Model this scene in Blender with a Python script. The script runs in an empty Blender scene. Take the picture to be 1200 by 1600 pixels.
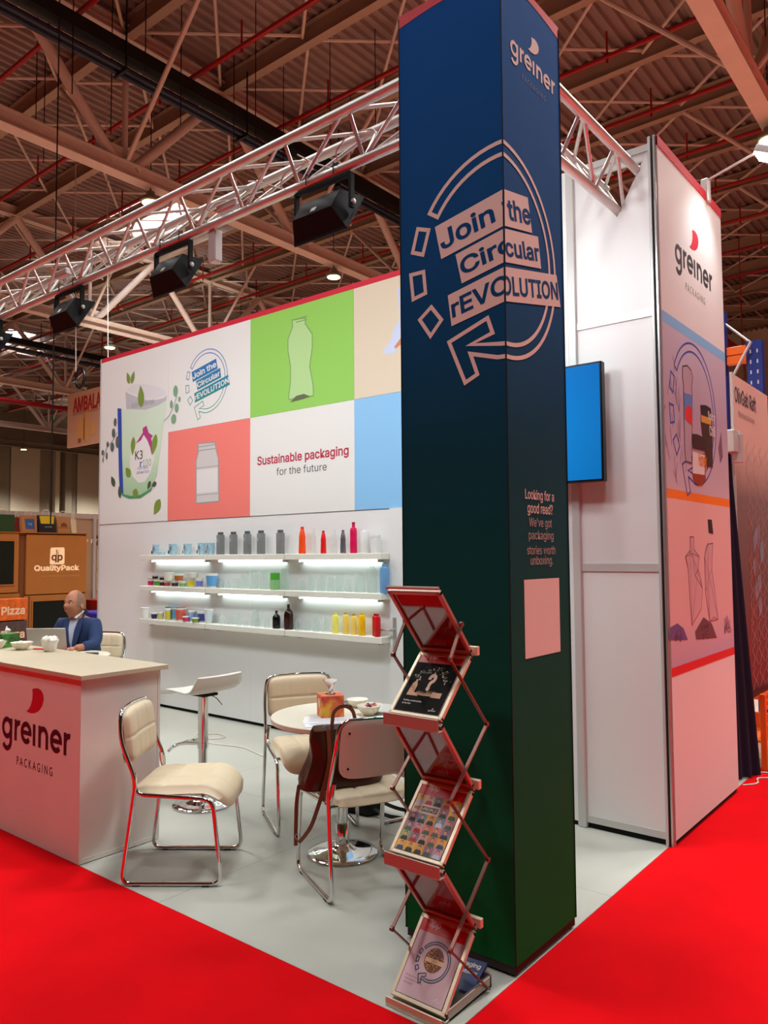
import bpy, bmesh, math, random
from mathutils import Vector, Matrix
from mathutils.geometry import tessellate_polygon
PI = math.pi
random.seed(7)
scn = bpy.context.scene
COL = scn.collection

# ---------------------------------------------------------------- camera
cam_d = bpy.data.cameras.new('camera')
cam = bpy.data.objects.new('camera', cam_d)
COL.objects.link(cam)
cam_d.sensor_fit = 'HORIZONTAL'
cam_d.sensor_width = 36.0
cam_d.lens = 36.0 * 1206.15 / 1200.0
cam_d.clip_start = 0.05
cam_d.clip_end = 400
yaw, pitch, roll = math.radians(-38.97204), math.radians(3.2428), math.radians(-0.39945)
cf = Vector((math.sin(yaw) * math.cos(pitch), math.cos(yaw) * math.cos(pitch), math.sin(pitch)))
cr0 = Vector((math.cos(yaw), -math.sin(yaw), 0))
cu0 = cr0.cross(cf)
cr = math.cos(roll) * cr0 + math.sin(roll) * cu0
cu = -math.sin(roll) * cr0 + math.cos(roll) * cu0
CAM = Vector((1.51275, -2.6427, 1.6))
cam.matrix_world = Matrix(((cr.x, cu.x, -cf.x, CAM.x), (cr.y, cu.y, -cf.y, CAM.y), (cr.z, cu.z, -cf.z, CAM.z), (0, 0, 0, 1)))
scn.camera = cam

# ---------------------------------------------------------------- world, lights, exposure
w = bpy.data.worlds.new('hall_air')
scn.world = w
w.use_nodes = True
w.node_tree.nodes['Background'].inputs[0].default_value = (1.0, 0.86, 0.74, 1)
w.node_tree.nodes['Background'].inputs[1].default_value = 0.05
scn.view_settings.view_transform = 'Standard'
scn.view_settings.look = 'None'
scn.view_settings.gamma = 1.0
scn.view_settings.exposure = -0.06
try:
    scn.view_settings.use_curve_mapping = False
except Exception:
    pass
scn.cycles.max_bounces = 8
scn.cycles.diffuse_bounces = 4
scn.cycles.glossy_bounces = 4
scn.cycles.transmission_bounces = 6
scn.cycles.transparent_max_bounces = 12
scn.cycles.caustics_reflective = False
scn.cycles.caustics_refractive = False
scn.cycles.sample_clamp_indirect = 4.0
scn.cycles.use_denoising = True


def light(name, kind, loc, energy, color=(1, 1, 1), size=0.5, target=None, spot=None, blend=0.4, size_y=None):
    d = bpy.data.lights.new(name, kind)
    d.energy = energy
    d.color = color
    if kind == 'AREA':
        d.size = size
        if size_y:
            d.shape = 'RECTANGLE'
            d.size_y = size_y
    else:
        d.shadow_soft_size = size
    if kind == 'SPOT':
        d.spot_size = math.radians(spot)
        d.spot_blend = blend
    o = bpy.data.objects.new(name, d)
    COL.objects.link(o)
    o.location = loc
    if target is not None:
        o.rotation_euler = (Vector(target) - Vector(loc)).to_track_quat('-Z', 'Y').to_euler()
    return o


WARM = (1.0, 0.92, 0.85)
COOL = (0.80, 0.93, 1.0)
NEUT = (0.96, 0.99, 1.0)
# high bay lamps of the hall with some added, one light in each lantern (x, y), hung at z = 10
BAYS = [(-14.0, 1.4), (-14.0, 7.8), (-14.0, 14.2), (-26.2, 1.4), (-26.2, 7.8), (-26.2, 14.2), (-26.2, 21.0), (-1.95, 14.2), (-1.95, 21.0), (-14.0, 21.0),
        (-7.7, -0.1), (-1.2, 0.15), (-5.0, -5.5), (2.6, -3.6), (1.3, 3.4), (1.6, 9.0), (-1.95, 7.8), (9.5, 3.0), (9.5, 12.0), (8.5, 22.0), (-38.4, 7.8), (-38.4, 14.2), (-57.5, 26.0), (-57.5, 34.0)]  # lamps at far left and right are added to brighten wall and roof
BAY_W = 880.0
BAY_SIDE = 1700.0  # the lamp over the right-hand aisle
BAY_TOP = 1250.0   # the two lamps almost over the shelf wall
BAY_FAR = 2500.0
# the black floodlights on the stand's own truss (x of each)
FLOODS = [-1.262, -2.588, -3.867, -5.15]
FLOOD_W = 9.0

# ---------------------------------------------------------------- materials


def lin(c):
    c = c / 255.0
    return c / 12.92 if c <= 0.04045 else ((c + 0.055) / 1.055) ** 2.4


def rgb(*c):
    if len(c) == 1:
        h = c[0].lstrip('#')
        c = [int(h[i:i + 2], 16) for i in (0, 2, 4)]
    return tuple(lin(v) for v in c)


MATS = {}


def mat(name, col=(200, 200, 200), rough=0.5, metal=0.0, emit=None, estr=1.0, trans=0.0, ior=1.45, bump=None, noise=None, coat=0.0, spec=None, alpha=None, sheen=0.0):
    if name in MATS:
        return MATS[name]
    m = bpy.data.materials.new(name)
    m.use_nodes = True
    nt = m.node_tree
    b = nt.nodes['Principled BSDF']
    c = rgb(*col) if not isinstance(col, str) else rgb(col)
    b.inputs['Base Color'].default_value = (*c, 1)
    b.inputs['Roughness'].default_value = rough
    b.inputs['Metallic'].default_value = metal
    b.inputs['IOR'].default_value = ior
    if trans:
        b.inputs['Transmission Weight'].default_value = trans
    if coat:
        b.inputs['Coat Weight'].default_value = coat
        b.inputs['Coat Roughness'].default_value = 0.1
    if spec is not None:
        b.inputs['Specular IOR Level'].default_value = spec
    if sheen:
        b.inputs['Sheen Weight'].default_value = sheen
    if alpha is not None:
        b.inputs['Alpha'].default_value = alpha
    if emit is not None:
        b.inputs['Emission Color'].default_value = (*rgb(*emit), 1)
        b.inputs['Emission Strength'].default_value = estr
    tc = None
    if bump or noise:
        tc = nt.nodes.new('ShaderNodeTexCoord')
    if noise:  # (scale, amount) : gentle colour variation of the real surface
        n = nt.nodes.new('ShaderNodeTexNoise')
        n.inputs['Scale'].default_value = noise[0]
        n.inputs['Detail'].default_value = 6
        mr = nt.nodes.new('ShaderNodeMapRange')
        mr.inputs[1].default_value = 0.3
        mr.inputs[2].default_value = 0.7
        mr.inputs[3].default_value = 1 - noise[1]
        mr.inputs[4].default_value = 1 + noise[1] * 0.4
        mx = nt.nodes.new('ShaderNodeVectorMath')
        mx.operation = 'SCALE'
        mx.inputs[0].default_value = c
        nt.links.new(tc.outputs['Object'], n.inputs['Vector'])
        nt.links.new(n.outputs['Fac'], mr.inputs[0])
        nt.links.new(mr.outputs[0], mx.inputs['Scale'])
        nt.links.new(mx.outputs[0], b.inputs['Base Color'])
    if bump:  # (scale, strength, distance)
        n2 = nt.nodes.new('ShaderNodeTexNoise')
        n2.inputs['Scale'].default_value = bump[0]
        n2.inputs['Detail'].default_value = 4
        bp = nt.nodes.new('ShaderNodeBump')
        bp.inputs['Strength'].default_value = bump[1]
        bp.inputs['Distance'].default_value = bump[2]
        nt.links.new(tc.outputs['Object'], n2.inputs['Vector'])
        nt.links.new(n2.outputs['Fac'], bp.inputs['Height'])
        nt.links.new(bp.outputs[0], b.inputs['Normal'])
    MATS[name] = m
    return m


def grad_mat(name, stops, z0, z1, rough=0.6, bump=None, axis='Z'):
    """printed gradient over object Z"""
    m = mat(name, (128, 128, 128), rough, bump=bump)
    nt = m.node_tree
    b = nt.nodes['Principled BSDF']
    tc = nt.nodes.new('ShaderNodeTexCoord')
    sx = nt.nodes.new('ShaderNodeSeparateXYZ')
    mr = nt.nodes.new('ShaderNodeMapRange')
    mr.inputs[1].default_value = z0
    mr.inputs[2].default_value = z1
    cr_ = nt.nodes.new('ShaderNodeValToRGB')
    el = cr_.color_ramp.elements
    el[0].position = stops[0][0]
    el[0].color = (*rgb(*stops[0][1]), 1)
    el[1].position = stops[-1][0]
    el[1].color = (*rgb(*stops[-1][1]), 1)
    for p_, c_ in stops[1:-1]:
        e = el.new(p_)
        e.color = (*rgb(*c_), 1)
    nt.links.new(tc.outputs['Object'], sx.inputs[0])
    nt.links.new(sx.outputs[axis], mr.inputs[0])
    nt.links.new(mr.outputs[0], cr_.inputs[0])
    nt.links.new(cr_.outputs[0], b.inputs['Base Color'])
    return m


def clear_mat(name, col, op=0.25, rough=0.08):
    """thin clear plastic or glass wall: mostly see-through, with gloss"""
    if name in MATS:
        return MATS[name]
    m = bpy.data.materials.new(name)
    m.use_nodes = True
    nt = m.node_tree
    nt.nodes.remove(nt.nodes['Principled BSDF'])
    out = nt.nodes['Material Output']
    t = nt.nodes.new('ShaderNodeBsdfTransparent')
    t.inputs[0].default_value = (*rgb(*col), 1)
    p_ = nt.nodes.new('ShaderNodeBsdfPrincipled')
    p_.inputs['Base Color'].default_value = (*rgb(*col), 1)
    p_.inputs['Roughness'].default_value = rough
    p_.inputs['IOR'].default_value = 1.5
    fr = nt.nodes.new('ShaderNodeLayerWeight')
    fr.inputs[0].default_value = 0.35
    ma = nt.nodes.new('ShaderNodeMath')
    ma.operation = 'MULTIPLY_ADD'
    ma.inputs[1].default_value = 0.38
    ma.inputs[2].default_value = op
    ma.use_clamp = True
    mx = nt.nodes.new('ShaderNodeMixShader')
    nt.links.new(fr.outputs['Facing'], ma.inputs[0])
    nt.links.new(ma.outputs[0], mx.inputs[0])
    nt.links.new(t.outputs[0], mx.inputs[1])
    nt.links.new(p_.outputs[0], mx.inputs[2])
    nt.links.new(mx.outputs[0], out.inputs[0])
    MATS[name] = m
    return m


# ---------------------------------------------------------------- mesh building
class MB:
    def __init__(s):
        s.v, s.f = [], []

    def add(s, vs, fs):
        k = len(s.v)
        s.v += [tuple(p) for p in vs]
        s.f += [tuple(i + k for i in f) for f in fs]
        return s

    def box(s, x0, x1, y0, y1, z0, z1, M=None):
        vs = [Vector((x, y, z)) for z in (z0, z1) for y in (y0, y1) for x in (x0, x1)]
        if M is not None:
            vs = [M @ v for v in vs]
        return s.add(vs, [(0, 2, 3, 1), (4, 5, 7, 6), (0, 1, 5, 4), (2, 6, 7, 3), (0, 4, 6, 2), (1, 3, 7, 5)])

    def rbox(s, x0, x1, y0, y1, z0, z1, r=0.005, seg=2, M=None):
        """box with rounded edges"""
        bm = bmesh.new()
        bmesh.ops.create_cube(bm, size=1)
        for v in bm.verts:
            v.co = Vector(((x0 + x1) / 2 + v.co.x * (x1 - x0), (y0 + y1) / 2 + v.co.y * (y1 - y0), (z0 + z1) / 2 + v.co.z * (z1 - z0)))
        bmesh.ops.bevel(bm, geom=bm.edges[:], offset=r, segments=seg, affect='EDGES', profile=0.5)
        bm.verts.index_update()
        vs = [(M @ v.co) if M is not None else v.co.copy() for v in bm.verts]
        fs = [tuple(v.index for v in f.verts) for f in bm.faces]
        bm.free()
        return s.add(vs, fs)

    def tube(s, pts, r, seg=8, closed=False, caps=True, flat=None):
        """tube along a polyline; r a number or a list"""
        pts = [Vector(p) for p in pts]
        n = len(pts)
        rs = r if isinstance(r, (list, tuple)) else [r] * n
        up = None
        rings = []
        for i, p in enumerate(pts):
            a = pts[(i - 1) % n] if (i > 0 or closed) else p
            b = pts[(i + 1) % n] if (i < n - 1 or closed) else p
            t = (b - a)
            if t.length < 1e-9:
                t = Vector((0, 0, 1))
            t.normalize()
            if up is None:
                up = Vector((0, 0, 1)) if abs(t.z) < 0.95 else Vector((0, 1, 0))
            side = t.cross(up)
            if side.length < 1e-6:
                side = t.cross(Vector((1, 0, 0)))
            side.normalize()
            nrm = side.cross(t).normalized()
            up = nrm
            ring = []
            for k in range(seg):
                a_ = 2 * PI * k / seg
                fx = flat if flat else 1.0
                ring.append(p + side * (math.cos(a_) * rs[i]) + nrm * (math.sin(a_) * rs[i] * fx))
            rings.append(ring)
        vs = [v for rg in rings for v in rg]
        fs = []
        m = n if closed else n - 1
        for i in range(m):
            j = (i + 1) % n
            for k in range(seg):
                l = (k + 1) % seg
                fs.append((i * seg + k, i * seg + l, j * seg + l, j * seg + k))
        if caps and not closed:
            fs.append(tuple(range(seg - 1, -1, -1)))
            fs.append(tuple((n - 1) * seg + k for k in range(seg)))
        return s.add(vs, fs)

    def lathe(s, prof, c=(0, 0, 0), seg=20, sq=1.0, cap=True):
        """profile [(r, z)] about Z; sq > 1 makes a rounded-square section"""
        vs, fs = [], []
        for r, z in prof:
            for k in range(seg):
                a = 2 * PI * k / seg
                ca, sa = math.cos(a), math.sin(a)
                q = 1.0
                if sq > 1:
                    q = 1.0 / ((abs(ca) ** (2 * sq) + abs(sa) ** (2 * sq)) ** (1.0 / (2 * sq)))
                vs.append((c[0] + r * ca * q, c[1] + r * sa * q, c[2] + z))
        for i in range(len(prof) - 1):
            for k in range(seg):
                l = (k + 1) % seg
                fs.append((i * seg + k, i * seg + l, (i + 1) * seg + l, (i + 1) * seg + k))
        if cap:
            if prof[0][0] > 1e-6:
                fs.append(tuple(range(seg - 1, -1, -1)))
            if prof[-1][0] > 1e-6:
                fs.append(tuple((len(prof) - 1) * seg + k for k in range(seg)))
        return s.add(vs, fs)

    def beam(s, a, b, w_, h_, up=(0, 0, 1)):
        """rectangular bar from a to b"""
        a, b = Vector(a), Vector(b)
        t = (b - a).normalized()
        u = Vector(up)
        sd = t.cross(u).normalized() * (w_ / 2)
        nn = sd.cross(t).normalized() * (h_ / 2)
        vs = [p + x * sd + y * nn for p in (a, b) for x, y in ((-1, -1), (1, -1), (1, 1), (-1, 1))]
        return s.add(vs, [(3, 2, 1, 0), (4, 5, 6, 7), (0, 1, 5, 4), (1, 2, 6, 5), (2, 3, 7, 6), (3, 0, 4, 7)])

    def ibeam(s, a, b, w_, h_, tf=0.03, tw=0.02):
        """I section along a-b, a and b on the underside centre"""
        a, b = Vector(a), Vector(b)
        z = Vector((0, 0, 1))
        s.beam(a + z * (tf / 2), b + z * (tf / 2), w_, tf)
        s.beam(a + z * (h_ - tf / 2), b + z * (h_ - tf / 2), w_, tf)
        s.beam(a + z * (h_ / 2), b + z * (h_ / 2), tw, h_ - 2 * tf)
        return s

    def mesh(s, name, smooth=False, ang=None):
        me = bpy.data.meshes.new(name)
        me.from_pydata([tuple(v) for v in s.v], [], s.f)
        me.validate()
        if smooth:
            me.polygons.foreach_set('use_smooth', [True] * len(me.polygons))
            if ang is not None:
                try:
                    me.set_sharp_from_angle(angle=math.radians(ang))
                except Exception:
                    pass
        me.update()
        return me

    def build(s, name, m, parent=None, smooth=False, ang=35, loc=None, rot=None, label=None, kind=None):
        me = s.mesh(name, smooth, ang)
        return put(name, me, m, parent, loc, rot, label, kind)


def put(name, me, m, parent=None, loc=None, rot=None, label=None, kind=None):
    if not me.materials:
        for q in (m if isinstance(m, (list, tuple)) else [m]):
            me.materials.append(q)
    o = bpy.data.objects.new(name, me)
    COL.objects.link(o)
    if parent is not None:
        o.parent = parent
    if loc is not None:
        o.location = loc
    if rot is not None:
        o.rotation_euler = rot
    if label:
        o['label'] = label
    if kind:
        o['kind'] = kind
    return o


def thing(name, label, cat, loc=(0, 0, 0), rz=0.0, group=None):
    o = bpy.data.objects.new(name, None)
    o.empty_display_size = 0.1
    COL.objects.link(o)
    o.location = loc
    o.rotation_euler = (0, 0, rz)
    o['label'] = label
    o['category'] = cat
    if group:
        o['group'] = group
    return o


def tag(o, label, cat, group=None, kind=None):
    o['label'] = label
    if cat:
        o['category'] = cat
    if group:
        o['group'] = group
    if kind:
        o['kind'] = kind
    return o


def dup(root, loc, rz=0.0, label=None, group=None):
    """a copy of a thing with copies of its parts and sub-parts"""
    r = root.copy()
    COL.objects.link(r)
    r.location = loc
    r.rotation_euler = (0, 0, rz)
    if label:
        r['label'] = label
    if group:
        r['group'] = group
    for ch in list(root.children):
        c = ch.copy()
        COL.objects.link(c)
        c.parent = r
        for g in ch.children:
            d = g.copy()
            COL.objects.link(d)
            d.parent = c
    return r


def arc(cx, cy, r, a0, a1, n=12):
    return [(cx + r * math.cos(math.radians(a0 + (a1 - a0) * i / n)), cy + r * math.sin(math.radians(a0 + (a1 - a0) * i / n))) for i in range(n + 1)]


def fillet(pts, r, n=5):
    """round the inner corners of a 3D polyline"""
    pts = [Vector(p) for p in pts]
    out = [pts[0]]
    for i in range(1, len(pts) - 1):
        a, b, c = pts[i - 1], pts[i], pts[i + 1]
        d1, d2 = (a - b), (c - b)
        rr = min(r, d1.length * 0.49, d2.length * 0.49)
        p0, p1 = b + d1.normalized() * rr, b + d2.normalized() * rr
        for k in range(n + 1):
            t = k / n
            out.append(p0 * (1 - t) ** 2 + b * 2 * t * (1 - t) + p1 * t * t)
    out.append(pts[-1])
    return out


# ---------------------------------------------------------------- flat print
class G2:
    """flat artwork in (u, v) metres, laid on a surface as real thin print"""

    def __init__(s):
        s.v, s.f = [], []

    def add(s, vs, fs):
        k = len(s.v)
        s.v += [(p[0], p[1]) for p in vs]
        s.f += [tuple(i + k for i in f) for f in fs]
        return s

    def poly(s, pts):
        tri = tessellate_polygon([[Vector((p[0], p[1], 0)) for p in pts]])
        return s.add(pts, [tuple(t) for t in tri])

    def rect(s, u0, u1, v0, v1):
        return s.add([(u0, v0), (u1, v0), (u1, v1), (u0, v1)], [(0, 1, 2, 3)])

    def ell(s, cu_, cv_, ru, rv, n=20, rot=0.0):
        c_, s_ = math.cos(math.radians(rot)), math.sin(math.radians(rot))
        pts = []
        for i in range(n):
            a = 2 * PI * i / n
            x, y = ru * math.cos(a), rv * math.sin(a)
            pts.append((cu_ + x * c_ - y * s_, cv_ + x * s_ + y * c_))
        return s.add(pts, [tuple(range(n))])

    def leaf(s, u0, v0, L, W, rot):
        c_, s_ = math.cos(math.radians(rot)), math.sin(math.radians(rot))
        pts = []
        n = 8
        for i in range(n + 1):
            t = i / n
            pts.append((t * L, W * math.sin(PI * t ** 0.8)))
        for i in range(n - 1, 0, -1):
            t = i / n
            pts.append((t * L, -W * math.sin(PI * t ** 0.8)))
        pts = [(u0 + x * c_ - y * s_, v0 + x * s_ + y * c_) for x, y in pts]
        return s.poly(pts)

    def stroke(s, pts, w_, closed=False):
        n = len(pts)
        L, R = [], []
        for i in range(n):
            p = Vector(pts[i])
            a = Vector(pts[(i - 1) % n]) if (i > 0 or closed) else None
            b = Vector(pts[(i + 1) % n]) if (i < n - 1 or closed) else None
            d1 = (p - a).normalized() if a is not None else None
            d2 = (b - p).normalized() if b is not None else None
            if d1 is None:
                d1 = d2
            if d2 is None:
                d2 = d1
            n1 = Vector((-d1.y, d1.x))
            n2 = Vector((-d2.y, d2.x))
            m = (n1 + n2)
            if m.length < 1e-4:
                m = n1
            m.normalize()
            k = w_ / 2 / max(0.35, m.dot(n1))
            L.append((p.x + m.x * k, p.y + m.y * k))
            R.append((p.x - m.x * k, p.y - m.y * k))
        fs = []
        for i in range(n if closed else n - 1):
            j = (i + 1) % n
            fs.append((i, j, n + j, n + i))
        return s.add(L + R, fs)

    def text(s, txt, u0, u1, v0, v1=None, bold=0.0, shear=0.0, keep=True):
        """text fitted to the box u0..u1, baseline box v0..v1 (v1 None keeps the aspect)"""
        vs, fs = text_geo(txt, bold)
        xs = [p[0] for p in vs]
        ys = [p[1] for p in vs]
        x0, x1, y0, y1 = min(xs), max(xs), min(ys), max(ys)
        sx = (u1 - u0) / max(1e-6, x1 - x0)
        sy = sx if v1 is None else (v1 - v0) / max(1e-6, y1 - y0)
        return s.add([(u0 + (p[0] - x0) * sx + shear * (p[1] - y0) * sy, v0 + (p[1] - y0) * sy) for p in vs], fs)

    def xf(s, sc=1.0, rot=0.0, du=0.0, dv=0.0, sv=None):
        c_, s_ = math.cos(math.radians(rot)), math.sin(math.radians(rot))
        sv = sc if sv is None else sv
        s.v = [(du + (x * sc) * c_ - (y * sv) * s_, dv + (x * sc) * s_ + (y * sv) * c_) for x, y in s.v]
        return s

    def merge(s, o):
        return s.add(o.v, o.f)

    def clip(s, u0=None, u1=None, v0=None, v1=None):
        bm = bmesh.new()
        vv = [bm.verts.new((p[0], p[1], 0)) for p in s.v]
        for f in s.f:
            try:
                bm.faces.new([vv[i] for i in f])
            except Exception:
                pass
        for val, ax, sg in ((u0, 0, -1), (u1, 0, 1), (v0, 1, -1), (v1, 1, 1)):
            if val is None:
                continue
            co = [0, 0, 0]
            no = [0, 0, 0]
            co[ax] = val
            no[ax] = sg
            bmesh.ops.bisect_plane(bm, geom=bm.verts[:] + bm.edges[:] + bm.faces[:], plane_co=co, plane_no=no, clear_outer=True, dist=1e-6)
        bm.verts.index_update()
        s.v = [(v.co.x, v.co.y) for v in bm.verts]
        s.f = [tuple(v.index for v in f.verts) for f in bm.faces]
        bm.free()
        return s

    def lay(s, name, m, parent, org, U, V, lift=0.0006, label=None, k=1.6):
        """org + u*U + v*V, lifted along U x V"""
        org, U, V = Vector(org), Vector(U).normalized(), Vector(V).normalized()
        N = U.cross(V).normalized()
        fs = []
        for f in s.f:   # keep every face looking out along N
            a = 0.0
            for i in range(len(f)):
                p, q = s.v[f[i]], s.v[f[(i + 1) % len(f)]]
                a += p[0] * q[1] - q[0] * p[1]
            fs.append(f if a >= 0 else tuple(reversed(f)))
        mb = MB()
        for i, f in enumerate(fs):   # every piece on its own hair-thin level, so overlaps never coincide
            k_ = len(mb.v)
            h_ = lift + ((i * 7) % 16) * 0.000008
            mb.v += [tuple(org + U * s.v[q][0] + V * s.v[q][1] + N * h_) for q in f]
            mb.f.append(tuple(range(k_, k_ + len(f))))
        return mb.build(name, m, parent, label=label)


_TXT = {}
try:    # the plain sans that ships inside Blender; its built-in default is used if it is missing
    import os
    FONT = bpy.data.fonts.load(os.path.join(bpy.utils.system_resource('DATAFILES'), 'fonts', 'Inter.woff2'))
except Exception:
    FONT = None


def text_geo(txt, bold=0.0):
    key = (txt, bold)
    if key in _TXT:
        return _TXT[key]
    c = bpy.data.curves.new('t', 'FONT')
    if FONT and 'K' not in txt:
        c.font = FONT
    c.body = txt
    c.size = 1.0
    c.resolution_u = 4
    if bold:   # heavier strokes: a rim outside each outline
        c.bevel_depth = bold
        c.bevel_resolution = 0
    o = bpy.data.objects.new('t', c)
    me = bpy.data.meshes.new_from_object(o)
    vs = [(v.co.x, v.co.y) for v in me.vertices]
    zz = [v.co.z for v in me.vertices]
    fs = [tuple(p.vertices) for p in me.polygons if not bold or (min(zz[i] for i in p.vertices) > -1e-5 and max(zz[i] for i in p.vertices) > 1e-5)]
    bpy.data.meshes.remove(me)
    bpy.data.objects.remove(o)
    bpy.data.curves.remove(c)
    _TXT[key] = (vs, fs)
    return _TXT[key]


def logo_word():
    """the rounded lower-case word 'greiner' with an i without its dot; x height 1, about 6.3 wide"""
    g = G2()
    W = 0.24
    r = 0.5 - W / 2 + 0.03
    x = 0.5

    def ring(cx, a0=0, a1=360):
        g.stroke(arc(cx, 0.5, r, a0, a1, 26), W)
    # g
    ring(x)
    g.stroke([(x + r, 0.98), (x + r, 0.0)], W)
    g.stroke([(x + r, 0.05)] + arc(x, -0.08, r, 0, -150, 16), W)
    # r
    x = 1.38
    g.stroke([(x, 0.0), (x, 1.0)], W)
    g.stroke(arc(x + 0.36, 0.52, 0.36, 180, 78, 10), W)
    # e
    x = 2.42
    g.stroke(arc(x, 0.5, r, 0, 318, 26), W)
    g.stroke([(x - r, 0.5), (x + r + W / 2, 0.5)], W * 0.85)
    # i without dot
    x = 3.2
    g.stroke([(x, 0.0), (x, 1.0)], W)
    # n
    x = 3.72
    g.stroke([(x, 0.0), (x, 1.0)], W)
    g.stroke([(x, 0.5)] + arc(x + 0.34, 0.55, 0.34, 180, 0, 14) + [(x + 0.68, 0.0)], W)
    # e
    x = 5.22
    g.stroke(arc(x, 0.5, r, 0, 318, 26), W)
    g.stroke([(x - r, 0.5), (x + r + W / 2, 0.5)], W * 0.85)
    # r
    x = 6.02
    g.stroke([(x, 0.0), (x, 1.0)], W)
    g.stroke(arc(x + 0.36, 0.52, 0.36, 180, 78, 10), W)
    return g


def logo_drop():
    """the comma-shaped leaf above the word"""
    g = G2()
    g.poly([(2.95, 2.62), (3.22, 2.68), (3.52, 2.71), (3.82, 2.63), (4.0, 2.46), (4.04, 2.26), (3.94, 2.0), (3.76, 1.80), (3.52, 1.64), (3.2, 1.53), (2.8, 1.48), (2.42, 1.52), (2.66, 1.66), (2.85, 1.88), (2.97, 2.15), (2.99, 2.4)])
    return g


def lay_logo(parent, org, U, V, width, m_word, m_drop, m_sub=None, lift=0.0008, drop_dy=1.62):
    """whole logo, org = left end of the baseline"""
    k = width / 6.4
    logo_word().xf(k).lay('logo_word', m_word, parent, org, U, V, lift)
    logo_drop().xf(k).lay('logo_drop', m_drop, parent, org, U, V, lift)
    if m_sub:
        G2().text('P A C K A G I N G', 1.55 * k, 4.95 * k, -1.12 * k, -0.72 * k).lay('logo_caption', m_sub, parent, org, U, V, lift)


def revolution(w_=0.017):
    """circular-arrow badge; centre at (0, 0), outer radius .44. Returns outline, banners, words"""
    out = G2()
    Ro, Ri = 0.437, 0.385
    a0 = 146
    path = arc(0, 0, Ro, a0, -95, 46) + [(-0.165, -0.40), (-0.133, -0.489), (-0.192, -0.515), (-0.269, -0.333), (-0.082, -0.268), (-0.059, -0.333), (-0.165, -0.362)] + arc(0, 0, Ri, -92, a0, 46)
    out.stroke(path, w_, closed=True)
    for q in ([(-.425, .193), (-.367, .172), (-.399, .073), (-.454, .096)], [(-.465, -.001), (-.396, -.003), (-.387, -.098), (-.453, -.111)], [(-.419, -.208), (-.358, -.165), (-.306, -.231), (-.363, -.289)]):
        out.stroke(q, w_, closed=True)
    ban = G2()
    B = [((-.334, .176), (-.303, .029), (.232, .135), (.198, .276)), ((-.231, .03), (-.202, -.099), (.307, .003), (.284, .136)), ((-.272, -.134), (-.255, -.268), (.486, -.12), (.452, .016))]
    for q in B:
        ban.poly(list(q))
    words = G2()
    for q, t in zip(B, ('Join the', 'Circular', 'rEVOLUTION')):
        tl, bl, br, tr = [Vector(p) for p in q]
        U_, V_ = (br - bl), (tl - bl)
        L, H = U_.length, V_.length
        g = G2().text(t, 0.07, L / H - 0.09 if t != 'rEVOLUTION' else L / H - 0.1, 0.22, 0.80, bold=0.022)
        e = U_.normalized() * H
        words.add([(bl.x + e.x * p[0] + V_.x * p[1], bl.y + e.y * p[0] + V_.y * p[1]) for p in g.v], g.f)
    return out, ban, words

# ================================================================ large structure
M_CARPET = mat('red_carpet', (214, 3, 14), 0.95, bump=(900, 0.35, 0.004), noise=(3.0, 0.10), spec=0.1)
M_CONC = mat('hall_concrete', (172, 138, 120), 0.8, noise=(1.2, 0.25))
M_VINYL = mat('grey_floor_covering', (180, 180, 170), 0.42, noise=(1.6, 0.06), bump=(30, 0.05, 0.002))
M_STEEL = mat('cream_painted_steel', (208, 190, 176), 0.55, noise=(2.0, 0.06))
M_STEEL_B = mat('beige_roof_web', (160, 138, 118), 0.6, noise=(2.0, 0.08))
M_DECK = mat('roof_deck_metal', (140, 120, 112), 0.55, noise=(0.6, 0.10))
M_PIPE = mat('red_sprinkler_pipe', (150, 14, 20), 0.45)
M_BLACK = mat('black_metal', (14, 14, 15), 0.45)
M_BLUEP = mat('dark_blue_pipe', (38, 44, 62), 0.35, metal=0.3)

fl = MB().box(-66, 26, -26, 46, -0.2, -0.012).build('floor', M_CONC, kind='structure')
cp = MB()
cp.box(-60, 5.2, -5.6, -0.455, -0.011, 0.004)
cp.box(0.004, 5.2, -0.455, 38, -0.011, 0.004)
carpet = cp.build('carpet', M_CARPET)
tag(carpet, 'bright red aisle carpet running round the stand', 'carpet', kind='structure')
# grey covering of the stand, laid in sheets with fine seams
bf = MB().box(-6.95, 0.0, -0.451, 3.4, -0.011, -0.002).build('stand_floor', mat('seam_grey', (150, 148, 138), 0.7), kind='structure')
xs = [-6.95, -5.0, -3.0, -1.62, -0.0]
ys = [-0.451, 0.9, 2.36, 3.4]
rr = bf
for i in range(len(xs) - 1):
    for j in range(len(ys) - 1):
        MB().box(xs[i] + 0.0008, xs[i + 1] - 0.0008, ys[j] + 0.0008, ys[j + 1] - 0.0008, -0.0025, 0.0015).build('floor_sheet', M_VINYL, bf)

# ---- roof
ZD = 14.15
TX = [-50.0, -37.4, -25.25, -14.0, -1.95, 10.1, 22.1]
dk = MB()
x = -64.0
while x < 25:      # trapezoid ribs running along y
    p = [(x, ZD), (x + 0.10, ZD), (x + 0.14, ZD + 0.09), (x + 0.24, ZD + 0.09), (x + 0.28, ZD)]
    vs = [(a, y_, b) for y_ in (-24.0, 44.0) for a, b in p]
    dk.add(vs, [(i, i + 1, i + 6, i + 5) for i in range(4)])
    x += 0.28
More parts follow.
